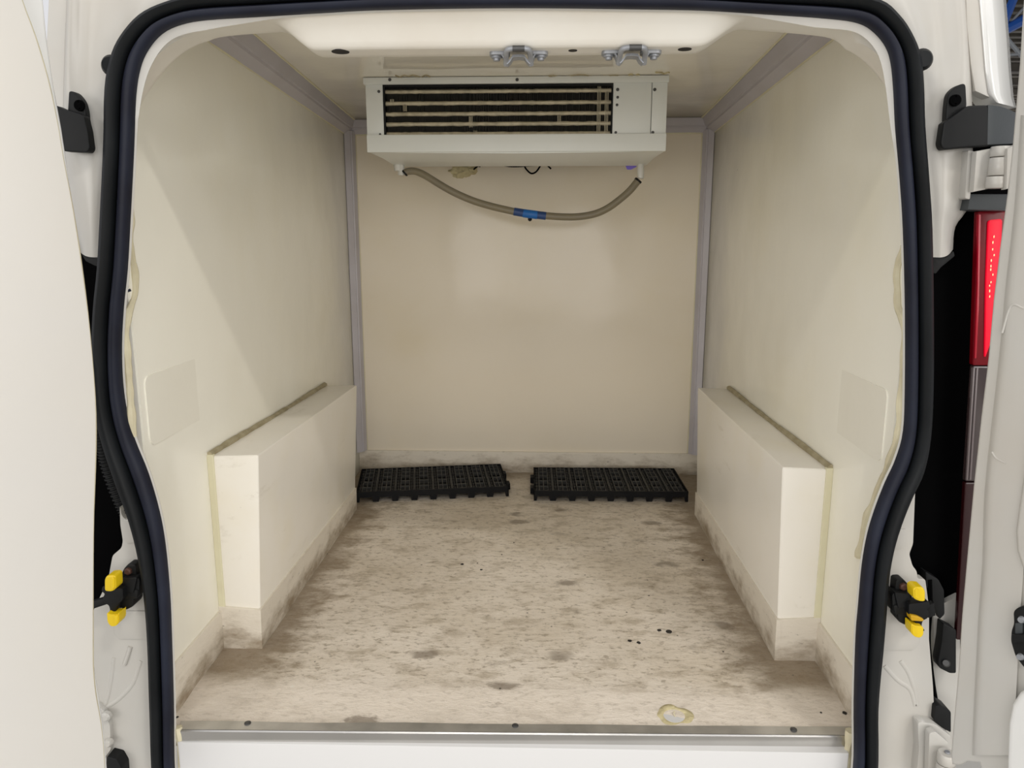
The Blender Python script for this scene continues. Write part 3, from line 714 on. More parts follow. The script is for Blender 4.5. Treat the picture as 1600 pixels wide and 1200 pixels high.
bm = NB(); plate(bm, [(1520,572),(1570,572),(1570,752),(1508,752)], 1.222, 0.008, 0.002, 3); obj('clear_lens', bm, CLEARL, R, 40, label='smoky clear lens below the red one')
for du in (0, 5):
    bm = NB(); plate(bm, [(1521+du,575),(1524+du,575),(1513+du,750),(1510+du,750)], 1.2195, 0.006, 0.001); obj('lens_rib', bm, mat('smoky_rib', (0.16, 0.13, 0.13), 0.3), R, 40)
bm = NB(); plate(bm, [(1508,754),(1560,754),(1560,1000),(1494,1000)], 1.224, 0.008, 0.002, 3); obj('lower_lens', bm, mat('dark_red_lens', (0.022, 0.002, 0.003), 0.25), R, 40, label='dark red bottom lens')

# hinge caps
def hinge_cap(outline, screw, fold, label, right):
    R = root('hinge_cap', label, 'hinge cap', ony(*screw, 1.19))
    bm = NB(); plate(bm, outline[0], 1.194, 0.012, 0.003, 8, 3); obj('mounting_tab', bm, BLACKP, R, 40)
    bm = NB(); plate(bm, outline[1], 1.184, 0.016, 0.003, 6, 3); obj('cap_body', bm, BLACKP, R, 40)
    if right:
        bm = NB(); rows = []
        for k in range(9):
            t = k/8; u = 1544+46*t; y = 1.184+0.05*t*t
            rows.append([ony(u, 164+14*t*t, y), ony(u-1, 226-2*t, y), ony(u-1, 226-2*t, y)+Vector((0, 0.03, 0)), ony(u, 164+14*t*t, y)+Vector((0, 0.03, 0))])
        g = loft(bm, rows, True); bm.faces.new(g[0]); bm.faces.new(g[-1][::-1]); obj('outer_cover', bm, GREYCAP, R, 50, label='grey textured outer cover')
    bm = NB(); c = ony(*screw, 1.192); add_tube(bm, [c, c+Vector((0, -0.003, 0)), c+Vector((0, -0.0035, 0)), c+Vector((0, -0.0015, 0))], [0.0085, 0.008, 0.0045, 0.004], 18); obj('screw', bm, DARKV, R, 40)
hinge_cap(([(107,141),(118,144),(129,157),(134,176),(134,195),(104,195)], [(84,163),(98,170),(131,180),(133,192),(136,202),(140,232),(136,238),(96,236)]), (125,165), None, 'black hinge cap at the upper left, half hidden by the left door', False)
hinge_cap(([(1509,129),(1511,170),(1478,195),(1479,170),(1482,146),(1494,134)], [(1478,190),(1512,165),(1545,164),(1546,229),(1512,230),(1474,234),(1470,225),(1475,192)]), (1492,157), None, 'black and grey hinge cap at the upper right', True)
bm = NB(); plate(bm, [(1500,222),(1640,222),(1640,340),(1500,340)], 1.255, 0.03); struct('trim_15', bm, DARKV, False, 'black plate standing in for the shade behind the upper right hinge')  # black plate added where the gap behind the hinge lies in shade
# upper right hinge
R = root('door_hinge', 'white painted upper hinge below the right hinge cap', 'hinge', ony(1550, 260, 1.17))
bm = NB(); plate(bm, [(1526,236),(1548,232),(1546,295),(1521,300)], 1.180, 0.012, 0.002); obj('hinge_leaf', bm, PAINT, R, 40)
bm = NB(); plate(bm, [(1513,234),(1523,236),(1516,312),(1508,310)], 1.196, 0.02, 0.003, 3); obj('hinge_base', bm, PAINT, R, 40)
for a, b_ in ((229,245),(246.5,274.5),(276,294.5)):
    bm = NB(); p = ony(1560, a, 1.168); q = ony(1558.5, b_, 1.168); p.x = q.x = ony(1561, 260, 1.168).x - (0.0016 if a > 270 else 0)
    add_tube(bm, [p, p+Vector((0, 0, -0.001)), q+Vector((0, 0, 0.001)), q], [0.0125, 0.0135, 0.0135, 0.0125], 24); obj('knuckle', bm, PAINT, R, 50)
bm = NB(); plate(bm, [(1574,232),(1586,226),(1640,215),(1640,285),(1590,292),(1572,296)], 1.150, 0.012, 0.003); obj('door_arm', bm, PAINT, R, 40)
# lower right hinge
R = root('door_hinge', 'white painted lower hinge at the foot of the right door', 'hinge', ony(1475, 1170, 1.17))
bm = NB(); plate(bm, [(1434,1130),(1440,1128),(1462,1132),(1486,1150),(1486,1230),(1430,1230),(1436,1170)], 1.195, 0.02, 0.004, 3); obj('hinge_base', bm, PAINT, R, 40)
bm = NB(); plate(bm, [(1452,1146),(1462,1143),(1482,1160),(1484,1230),(1450,1230)], 1.175, 0.014, 0.002, 3); obj('hinge_leaf', bm, PAINT, R, 40)
p = ony(1480, 1176, 1.155); bm = NB()
add_tube(bm, [p, p+Vector((0, 0, -0.002)), p+Vector((0, 0, -0.018)), p+Vector((0, 0, -0.019))], [0.013, 0.0145, 0.0145, 0.0135], 24); obj('knuckle', bm, PAINT, R, 50)
bm = NB(); add_tube(bm, [p+Vector((0, 0, -0.020)), p+Vector((0, 0, -0.06))], 0.0145, 24); obj('knuckle', bm, PAINT, R, 50)
bm = NB(); add_tube(bm, [p+Vector((0, 0, 0.0005)), p+Vector((0, 0, 0.0025))], [0.0045, 0.004], 16); obj('hinge_pin', bm, ZINC, R, 50)
for v in (1126, 1178):
    bm = NB(); c = ony(1437, v, 1.205); add_tube(bm, [c, c+Vector((0, -0.006, 0)), c+Vector((0, -0.009, 0))], [0.0075, 0.007, 0.004], 6); obj('bolt', bm, PAINT, R, 40)
# lower left hinge: two painted bolts and the leaf showing past the door
R = root('door_hinge', 'white painted lower hinge mostly hidden behind the left door', 'hinge', ony(160, 1140, 1.19))
bm = NB(); plate(bm, [(150,1100),(164,1112),(172,1135),(173,1172),(160,1190),(140,1190),(140,1100)], 1.205, 0.015, 0.004, 3); obj('hinge_base', bm, PAINT, R, 40)
for u, v, r in ((168,1117,0.0095),(172,1158,0.008)):
    bm = NB(); c = ony(u, v, 1.205); add_tube(bm, [c, c+Vector((0, -0.007, 0)), c+Vector((0, -0.010, 0))], [r, r*.95, r*.6], 8); obj('bolt', bm, PAINT, R, 40)

# door checks with yellow clips
def check(mirror, ox, oy, label, left):
    def q(pts): return [((ox + (-x if mirror else x)), oy+y) for x, y in pts]
    c = ony(ox, oy, 1.195)
    R = root('door_check', label, 'door check', c)
    bm = NB(); plate(bm, q([(-12,-46),(0,-47),(8,-38),(14,-20),(14,14),(-14,14),(-14,-20)]), 1.196, 0.02, 0.003, 4); obj('mounting_plate', bm, BLACKP, R, 40)
    bm = NB(); plate(bm, q([(-18,-22),(-14,-27),(-8,-22),(-6,0),(-12,8),(-17,4)]), 1.186, 0.03, 0.003, 3)
    plate(bm, q([(-14,-26),(10,-24),(12,-4),(-8,0)]), 1.182, 0.02, 0.003, 3)
    plate(bm, q([(-10,2),(14,0),(16,20),(4,26),(-8,20)]), 1.186, 0.03, 0.004, 4)
    plate(bm, q([(-16,-6),(14,-8),(14,8),(-14,8)]), 1.184, 0.02, 0.003, 3); obj('lock_body', bm, BLACKP, R, 40)
    bm = NB(); plate(bm, q([(8,-8),(40,-12),(42,-4),(36,0),(40,6),(38,14),(30,18),(28,26),(34,34),(22,36),(18,20),(8,8)]), 1.170, 0.02, 0.003, 3); obj('release_fork', bm, BLACKP, R, 40)
    bm = NB(); p = ony(*q([(-1,-36)])[0], 1.196); add_tube(bm, [p, p+Vector((0, -0.004, 0)), p+Vector((0, -0.006, 0))], [0.007, 0.0065, 0.004], 6); obj('bolt', bm, RUST, R, 40, label='rusty red bolt head')
    if left: clips = ([(20,-27),(24,-29),(34,-28),(37,-22),(37,-4),(26,-3),(19,-8)], [(14,29),(16,32),(28,32),(33,29),(32,44),(27,51),(18,50),(14,44)])
    else: clips = ([(15,-32),(20,-35),(31,-34),(34,-28),(34,-12),(26,-12),(16,-16)], [(12,22),(18,26),(31,27),(31,40),(26,45),(17,43),(12,38)])
    for pts in clips:
        bm = NB(); plate(bm, q(pts), 1.160, 0.022, 0.003, 4, 3)
        o = obj('yellow_clip', bm, YEL, R, 40, label='bright yellow plastic clip')
        cx = sum(p[0] for p in pts)/len(pts); cy = sum(p[1] for p in pts)/len(pts)
        bm = NB(); plate(bm, q([(cx+(x-cx)*0.35-4, cy+(y-cy)*0.75) for x, y in pts]), 1.1585, 0.004, 0.001, 2); obj('clip_rib', bm, YEL, o, 40)
    if not left:
        bm = NB(); plate(bm, q([(11,9),(22,11),(32,16),(30,19),(12,18)]), 1.165, 0.015, 0.002, 2); obj('yellow_clip', bm, mat('amber_tab', (0.62, 0.36, 0.01), 0.4), R, 40, label='small amber tab between the clips')  # small tab in an amber tone
    bm = NB()
    if left: plate(bm, q([(20,2),(62,14),(62,26),(20,12)]), 1.172, 0.01, 0.002, 2)
    else: plate(bm, q([(34,-4),(48,-10),(50,10),(38,14)]), 1.172, 0.01, 0.002, 2)
    obj('check_arm', bm, BLACKP, R, 40)
check(True, 200, 928, 'black door check with two yellow clips beside the left door', True)
check(False, 1412, 952, 'black door check with yellow clips beside the right door', False)

# ------------------------------------------------------------------ doors
def dpts(px, P, n): return [on_plane(u, v, P, n) for u, v in px]
nL = Vector((-0.866, 0.5, 0)); PL = Vector((-0.680, 1.08, 0))
edge = [(10,-90),(35,0),(55,55),(75,122),(90,190),(100,250),(115,330),(130,430),(141,520),(149,620),(150,700),(147,800),(146,900),(145.5,1000),(146,1045),(150,1085),(158,1130),(163,1180),(166,1260)]
ed = spline([Vector((u, v, 0)) for u, v in edge], 3); ed = [(p.x, p.y) for p in ed]
bm = NB(); add_prism(bm, dpts(ed + [(-260,1260),(-260,-90)], PL, nL), nL*0.022, 0.002, 2)
d1 = struct('door_1', bm, DOORP, 40, 'open left rear door with plain white lining panel')
bm = NB(); P2 = PL + nL*0.0225
ed2 = [(u+1.2+0.4*math.sin(v*0.02), v) for u, v in ed]
add_prism(bm, dpts(ed2 + [(-260,1260),(-260,-90)], P2, nL), nL*0.012, 0.001, 1)
obj('lining_core', bm, CREAM, d1, 40, label='cream raw edge of the lining')
bm = NB(); P3 = PL + nL*0.036
e3 = [(60,-90),(68,0),(74,60),(84,130),(97,200),(106,260),(118,340),(130,430),(140,520),(148,620),(148,800),(146,1000),(148,1040),(156,1090),(163,1140),(168,1200),(172,1260)]
add_prism(bm, dpts(e3 + [(-260,1260),(-260,-90)], P3, nL), nL*0.02, 0.004, 3)
obj('door_shell', bm, GLOSSP, d1, 40, label='glossy painted shell behind the lining')

nR = Vector((0.866, 0.5, 0)); PR = Vector((0.632, 1.08, 0))
eR = [(1604,-90),(1592,100),(1580,235),(1573,300),(1562,380),(1551,470),(1543,560),(1532,650),(1520,760),(1509,880),(1502,960),(1497,1040),(1489,1130),(1485,1180),(1487,1195),(1500,1196),(1512,1190)]
bm = NB(); add_prism(bm, dpts(eR + [(1530,1192),(1540,1230),(1780,1330),(1780,-90)], PR, nR), nR*0.03, 0.004, 3)
d2 = struct('door_2', bm, PAINT, 40, 'open right rear door showing its pressed inner panel')
# raised frame and pressed shapes of the inner panel
def onR(u, v, h): return on_plane(u, v, PR - nR*h, nR)
bm = NB(); rows = []
for u, v in [(1600,180),(1592,300),(1584,380),(1576,450),(1568,540),(1556,650),(1546,740),(1542,800),(1540,880),(1534,960),(1530,1040),(1526,1120),(1524,1180)]:
    rows.append([onR(u-6, v, -0.001), onR(u-2, v, 0.005), onR(u+4, v, 0.007), onR(u+10, v, 0.0075), onR(u+30, v, 0.0078), onR(u+60, v, 0.008), onR(u+60, v, -0.001)])
cols = [spline(c, 3) for c in zip(*rows)]; rows = list(zip(*cols))
g = loft(bm, rows, True); bm.faces.new(g[0]); bm.faces.new(g[-1][::-1]); obj('inner_frame', bm, PAINT, d2, 60)
bm = NB(); px = [(1605,700),(1596,760),(1590,800),(1586,830),(1588,860),(1596,885),(1612,905),(1660,920),(1660,640),(1612,640)]
add_prism(bm, dpts(px, PR - nR*0.0135, nR), nR*0.01, 0.005, 3); obj('pressed_recess', bm, PAINT, d2, 60)
bm = NB(); px = [(1572,1190),(1574,1130),(1580,1100),(1592,1082),(1612,1072),(1680,1070),(1680,1260),(1572,1260)]
add_prism(bm, dpts(px, PR - nR*0.022, nR), nR*0.018, 0.008, 4); obj('pressed_boss', bm, GLOSSP, d2, 60, label='glossy raised boss at the foot')
bm = NB(); add_tube(bm, spline([onR(1566,520,0.0068), onR(1580,478,0.0070), onR(1600,482,0.0070)], 5), 0.0016, 8); obj('pressed_crease', bm, PAINT, d2, True)
bm = NB(); add_tube(bm, spline([onR(1550,706,0.0068), onR(1557,716,0.0070), onR(1572,724,0.0070)], 5), 0.0016, 8); obj('pressed_crease', bm, PAINT, d2, True)
for o_ in [o for o in COL.objects if o.name.startswith('door_hinge')]:
    o_.parent = d1 if 'left' in o_['label'] else d2
    del o_['category']
# latch on the right door
R = root('door_latch', 'black oval latch bracket on the right door', 'latch', onR(1592, 995, 0.012))
bm = NB(); px = rounded([(1583,955),(1592,948),(1640,948),(1640,1048),(1600,1044),(1586,1025),(1579,1002),(1580,985),(1584,975)], 5)
add_prism(bm, dpts(px, PR - nR*0.020, nR), nR*0.012, 0.003, 3); obj('latch_plate', bm, BLACKP, R, 40)
bm = NB(); add_prism(bm, dpts([(1586,974),(1597,972),(1597,990),(1586,992)], PR - nR*0.0225, nR), nR*0.004, 0.001); obj('latch_window', bm, GREYCAP, R, 40)
bm = NB(); add_prism(bm, dpts([(1580,992),(1620,990),(1620,1003),(1580,1005)], PR - nR*0.028, nR), nR*0.010, 0.002); obj('latch_bar', bm, BLACKP, R, 40)
for u, v in ((1597,968),(1595,1026)):
    bm = NB(); c = onR(u, v, 0.020); add_tube(bm, [c, c-nR*0.004], [0.005, 0.004], 12); obj('screw', bm, ZINC, R, 40)

# ------------------------------------------------------------------ sill
R = root('sill_strip', 'stainless steel strip capping the floor edge at the doorway', 'sill strip', (-0.045, 1.235, 0))
a0, a1 = onz(282, 1127, -0.004), onz(1334, 1136, -0.004); b0, b1 = onz(282, 1140, -0.006), onz(1322, 1149, -0.006)
bm = NB(); rows = []
for k in range(25):
    t = k/24; p = a0.lerp(a1, t); q = b0.lerp(b1, t)
    p.y += 0.0035*mnoise.noise(Vector((p.x*6, 3, 0)))
    rows.append([p + Vector((0, 0, -0.003)), p + Vector((0, 0, 0.0006)), q + Vector((0, 0, 0.0006)), q + Vector((0, 0.002, -0.003))])
g = loft(bm, rows, True); bm.faces.new(g[0]); bm.faces.new(g[-1][::-1]); obj('top_flange', bm, STEELD, R, False, label='dull top face of the strip')
bm = NB(); rows = []
c0, c1 = ony(283, 1161, b0.y-0.001), ony(1316, 1171, b1.y-0.001)
for k in range(25):
    t = k/24; q = b0.lerp(b1, t); c = c0.lerp(c1, t); c.y = q.y-0.001; c.x = q.x
    rows.append([q + Vector((0, -0.0012, 0.0004)), q + Vector((0, -0.0030, -0.002)), c + Vector((0, -0.002, 0)), c + Vector((0, 0.001, 0)), q + Vector((0, 0.001, -0.001))])
g = loft(bm, rows, True); bm.faces.new(g[0]); bm.faces.new(g[-1][::-1]); obj('front_face', bm, STEEL, R, 30, label='bright upright face of the strip')
for u, v in ((387, 1130), (805, 1134), (1240, 1140)):
    c = onz(u, v, -0.004); bm = NB()
    add_tube(bm, [c+Vector((0, 0, 0)), c+Vector((0, 0, 0.0012)), c+Vector((0, 0, 0.0022)), c+Vector((0, 0, 0.0023)), c+Vector((0, 0, 0.0010))], [0.0062, 0.0060, 0.0042, 0.0030, 0.0026], 18)
    obj('rivet', bm, BOLT, R, 40)
bm = NB(); add_box(bm, (c0.x-0.004, b0.y+0.002, -0.28), (c1.x+0.004, b1.y+0.012, c0.z+0.006), 0.002)
for v in bm.verts: v.co.y += SK*(v.co.x+0.05)*0.6 
struct('trim_13', bm, SILLW, 30, 'white panel below the sill strip')
tag(bead('sealant_run', [ony(u, v, 1.212) for u, v in ((278,1136),(281,1150),(284,1170),(285,1190),(286,1225))], 0.0075, CREAM, None, None, 8, 0.4), 'cream sealant run at the left end of the sill strip', 'sealant')
tag(bead('sealant_run', [ony(u, v, 1.232) for u, v in ((1330,1142),(1327,1158),(1324,1180),(1322,1225))], 0.0085, CREAM, None, None, 8, 0.4), 'cream sealant run at the right end of the sill strip', 'sealant')
# drain in the floor lip
c = onz(1053, 1119, -0.005)
R = root('floor_drain', 'round white floor drain ringed with yellow sealant', 'drain', c)
bm = NB(); rows = []
for k in range(40):
    a = 2*math.pi*k/40; rr = 0.034*(1+0.28*mnoise.noise(Vector((math.cos(a)*1.5, math.sin(a)*1.5, 9))))
    d = Vector((math.cos(a), math.sin(a)*0.9, 0)); s = d.y*0.075
    def P_(r, z): return c + d*r + Vector((0, 0, z + 0.075*d.y*r))
    rows.append([P_(rr, -0.003), P_(rr*0.92, 0.0015), P_(0.024, 0.0022), P_(0.0195, 0.0008), P_(0.0190, -0.004)])
rows.append(rows[0]); loft(bm, rows); bmesh.ops.remove_doubles(bm, verts=bm.verts, dist=1e-6)
obj('sealant_ring', bm, FOAM, R, 60, label='yellowed sealant ring')
bm = NB(); add_tube(bm, [c+Vector((0, 0, -0.003)), c+Vector((0, 0, 0.0006))], 0.0195, 28); obj('drain_cup', bm, SILLW, R, 40)
bm = NB(); add_tube(bm, spline([c+Vector((0.002, -0.003, 0.001)), c+Vector((0.000, 0.004, 0.004)), c+Vector((0.003, 0.010, 0.003))], 4), 0.0012, 6); obj('sealant_string', bm, CREAM, R, True)

# ------------------------------------------------------------------ cooling unit
YA = 2.170; YA2 = 2.62
def A(u, v): return ony(u, v, YA)
def z_(v): return A(800, v).z
def x_(u): return A(u, 170).x
R = root('cooling_unit', 'white evaporator cooling unit hung under the ceiling at the far end', 'cooling unit', (x_(806), YA+0.2, zc(YA)))
zt_, zb_ = z_(131), z_(211)
bm = NB(); add_box(bm, (x_(572), YA, zb_-0.002), (x_(601), YA2, zc(YA2)+0.004), 0.0025); obj('side_panel', bm, ACW, R, 40)
bm = NB(); add_box(bm, (x_(957), YA, zb_-0.002), (x_(1017.5), YA2, zc(YA2)+0.004), 0.0025); obj('side_panel', bm, ACW, R, 40, label='wide right side panel')
bm = NB(); add_box(bm, (x_(1018.3), YA+0.0003, zb_-0.002), (x_(1042), YA2, zc(YA2)+0.004), 0.0025); obj('end_panel', bm, ACW, R, 40)
bm = NB(); fl = []
add_box(bm, (x_(570), YA-0.010, z_(131)), (x_(1043), YA+0.03, zc(YA)-0.001), 0.002); obj('top_flange', bm, ACW, R, 40)
# coil
bm = NB(); add_box(bm, (x_(601), YA+0.034, zb_-0.004), (x_(957), YA+0.25, zt_+0.004)); obj('coil_core', bm, COILB, R)
bm = NB(); nf = 178
for k in range(nf):
    x = x_(604) + (x_(954)-x_(604))*k/(nf-1) + random.uniform(-0.0004, 0.0004); tilt = random.uniform(-0.0006, 0.0006)
    vs = [bm.verts.new(p) for p in ((x, YA+0.010, zb_), (x+0.0005, YA+0.010, zb_), (x+0.0005+tilt, YA+0.010, zt_), (x+tilt, YA+0.010, zt_), (x, YA+0.036, zb_), (x+0.0005, YA+0.036, zb_), (x+0.0005+tilt, YA+0.036, zt_), (x+tilt, YA+0.036, zt_))]
    for f in ((0,1,2,3),(0,4,7,3),(1,5,6,2)): bm.faces.new([vs[i] for i in f])
obj('fin', bm, ALU, R, kind='stuff')
for v in (141, 159.5, 176.5, 192.5, 208):
    bm = NB(); xs = [x_(602) + (x_(956)-x_(602))*k/60 for k in range(61)]
    add_tube(bm, [(x, YA+0.012, z_(v)+0.0006*mnoise.noise(Vector((x*40, v, 0)))) for x in xs], [0.0056+0.0014*mnoise.noise(Vector((x*90, v, 2))) for x in xs], 10); obj('coil_tube', bm, COPPER, R, True)
for u, v0, v1 in ((735, 181, 198), (742, 203, 211), (874, 180, 192), (936, 135, 208), (948, 140, 209), (632, 162, 172), (612, 153, 160)):
    bm = NB()
    for d in (-2.2, 0, 2.2):
        add_box(bm, (x_(u+d)-0.0007, YA+0.006, z_(v1)), (x_(u+d)+0.0007, YA+0.012, z_(v0)))
    obj('bent_fin', bm, COPPER, R)
# black rims of the coil opening
bm = NB(); add_box(bm, (x_(599), YA-0.001, zb_-0.001), (x_(602), YA+0.03, zt_)); add_box(bm, (x_(955), YA-0.001, zb_-0.001), (x_(957.5), YA+0.03, zt_)); add_box(bm, (x_(601), YA-0.0005, zt_-0.006), (x_(956), YA+0.03, zt_+0.001)); obj('opening_gasket', bm, BLACKP, R)
for u, v, r in ((592,143,2.2),(594,210,1.8),(965,140,2.4),(965,152,2.0),(964,164,2.0),(962,207,2.0),(1023,140,2.4),(1020,207,2.2),(1021,215,1.4)):
    bm = NB(); c = A(u, v); c.y = YA-0.004 if v > 211 else YA; rr = r*YA/FPX
    add_tube(bm, [c+Vector((0, 0.001, 0)), c+Vector((0, -0.0012, 0)), c+Vector((0, -0.0018, 0))], [rr, rr, rr*.5], 12); obj('screw', bm, BOLT, R, 40)
for u in (609, 808):
    bm = NB(); c = ony(u, 124.5, YA-0.010); add_tube(bm, [c+Vector((0, 0.001, 0)), c+Vector((0, -0.0015, 0))], [0.0050, 0.004], 12); obj('screw', bm, BOLT, R, 40)
# drip tray: upright front and a shallow V-shaped underside
yt = YA-0.006
bm = NB(); add_box(bm, (ony(573, 220, yt).x, yt, ony(800, 237, yt).z), (ony(1041, 220, yt).x, yt+0.012, ony(800, 209.5, yt).z), 0.002); obj('tray_front', bm, ACW, R, 40)
zf = ony(800, 236.5, yt).z; xl, xr = ony(575, 237, yt).x, ony(1040, 237, yt).x
bm = NB(); rows = []
for x, dz in ((xl, 0.002), (xl+0.03, -0.001), (xl+0.10, -0.004), (-0.07, -0.011), (xr-0.10, -0.004), (xr-0.03, -0.001), (xr, 0.002)):
    rows.append([Vector((x, yt+0.006, zf+0.012)), Vector((x, yt+0.010, zf+dz*0.4)), Vector((x, YA+0.20, zf+dz)), Vector((x, YA2-0.05, zf-0.004)), Vector((x, YA2-0.01, zf+0.012))])
g = loft(bm, rows, True); bm.faces.new(g[0]); bm.faces.new(g[-1][::-1]); obj('drip_tray', bm, ACW, R, 30)
yh = YA2-0.10
ptsH = [(632,270),(640,267.5),(650,268),(664,274),(690,290),(712,302),(740,314),(770,323),(805,331)]
ptsH2 = [(850,337),(880,339),(905,338.5),(930,334),(950,325),(968,312),(984,298),(998,281)]
for u, v0, v1, lab in ((627, 244, 274, 'left drain spout'), (1001, 236, 279, 'right drain spout')):
    bm = NB(); p = ony(u, v0, yh); q = ony(u, v1, yh); add_tube(bm, [p, p+Vector((0, 0, -0.002)), q+Vector((0, 0, 0.002)), q], [0.010, 0.0105, 0.0105, 0.0085], 16); obj('drain_spout', bm, WHITEPL, R, 40, label=lab)
bm = NB(); a = ony(622, 257, yh); add_tube(bm, [a, a+Vector((0, 0, -0.02))], [0.015, 0.013], 16); obj('spout_collar', bm, WHITEPL, R, 40)

# hose
R = root('drain_hose', 'sagging brownish drain hose with blue joiner below the cooling unit', 'hose', ony(828, 336, yh))
for pts in (ptsH, ptsH2):
    bm = NB(); add_tube(bm, spline([ony(u, v, yh) for u, v in pts], 6), 0.0115, 14); obj('hose', bm, HOSE, R, True)
for p, q in (((803,330.5),(821,333.5)), ((836,335.5),(853,337.5))):
    bm = NB(); add_tube(bm, [ony(*p, yh), ony(*q, yh)], 0.0128, 14); obj('hose_end', bm, mat('dark_blue_sleeve', (0.02, 0.06, 0.20), 0.4), R, 40, label='dark blue hose end')
bm = NB(); add_tube(bm, [ony(815, 332.6, yh), ony(818, 333.2, yh), ony(839, 336, yh), ony(842, 336.4, yh)], [0.010, 0.0135, 0.0135, 0.010], 16)
add_tube(bm, [ony(828, 335, yh), ony(828, 341, yh)], 0.007, 12); obj('tee_joiner', bm, BLUE, R, 40, label='bright blue tee joiner')
bm = NB(); c = ony(828, 342.5, yh); b = bmesh.new(); bmesh.ops.create_icosphere(b, subdivisions=2, radius=0.007)
for v in b.verts: v.co = v.co + c
merge(bm, b); obj('black_stopper', bm, BLACKP, R, True)
for p, q in (((631.5,271),(633.5,269)), ((996,283.5),(998,281))):
    bm = NB(); add_tube(bm, [ony(*p, yh), ony(*q, yh)], 0.0128, 14); obj('hose_clip', bm, BLACKP, R, 40)

# foam plug and wires on the bulkhead under the unit
bm = NB(); c = ony(725, 266, YB)
b = bmesh.new(); bmesh.ops.create_icosphere(b, subdivisions=4, radius=1)
for v in b.verts:
    n_ = 1+0.55*mnoise.noise(v.co*2.1+Vector((3, 1, 2)))+0.22*mnoise.noise(v.co*6)
    v.co = Vector((v.co.x*0.044*n_, -abs(v.co.y)*0.012*n_ if v.co.y < 0 else v.co.y*0.001, v.co.z*0.024*n_)) + c
merge(bm, b)
tag(obj('foam_plug', bm, FOAM, None, 70), 'ragged yellow foam plug on the bulkhead under the cooling unit', 'foam')
R = root('wire_loom', 'black wires hanging under the middle of the cooling unit', 'wires', ony(800, 258, YB-0.03))
for k, pts in enumerate(([(748,260),(756,252),(770,257),(790,254),(810,258),(830,255),(845,250)], [(818,256),(822,264),(830,271),(838,268),(845,258),(850,250)], [(850,252),(856,259),(861,264)], [(780,256),(800,259),(822,258),(838,257)], [(740,265),(746,260),(752,258)])):
    bm = NB(); add_tube(bm, spline([ony(u, v, YB-0.03) for u, v in pts], 5), 0.0055 if k in (0, 3) else 0.0028, 8); obj('wire', bm, DARKV, R, True)
bm = NB(); add_prism(bm, [ony(u, v, 2.60) for u, v in ((977,258),(998,255),(994,261),(986,265),(980,265))], (0, 0.0015, 0))  # thin purple piece, a blue reflection put into its colour
tag(obj('painted_reflection', bm, PURP, None), 'small purple piece standing for a blue reflection beside the right drain spout', 'reflection')

# ragged sealant on the ceiling along the unit's flange
def crust(u0, u1, v, n, label):
    bm = NB()
    pts = []
    for k in range(n):
        t = k/(n-1); p = on_plane(u0+(u1-u0)*t, v+random.uniform(-2, 2), (0, YA, zc(YA)), (0, 0.044, 1)); pts.append(p)
    add_tube(bm, spline(pts, 3), [0.0025+0.0030*abs(mnoise.noise(Vector((k*0.7, u0, 0)))) for k in range((n-1)*3+1)], 7)
    tag(obj('sealant_crust', bm, FOAM if u0 > 900 else SEAMD, None, True), label, 'sealant')
crust(618, 672, 118.5, 9, 'brown sealant crust above the left half of the cooling unit')
crust(828, 985, 118.5, 14, 'thin brown sealant line above the right half of the cooling unit')
crust(982, 1008, 117, 8, 'yellow foam crust above the right end of the cooling unit')
crust(1024, 1046, 113, 6, 'small yellow foam crust at the right corner above the cooling unit')

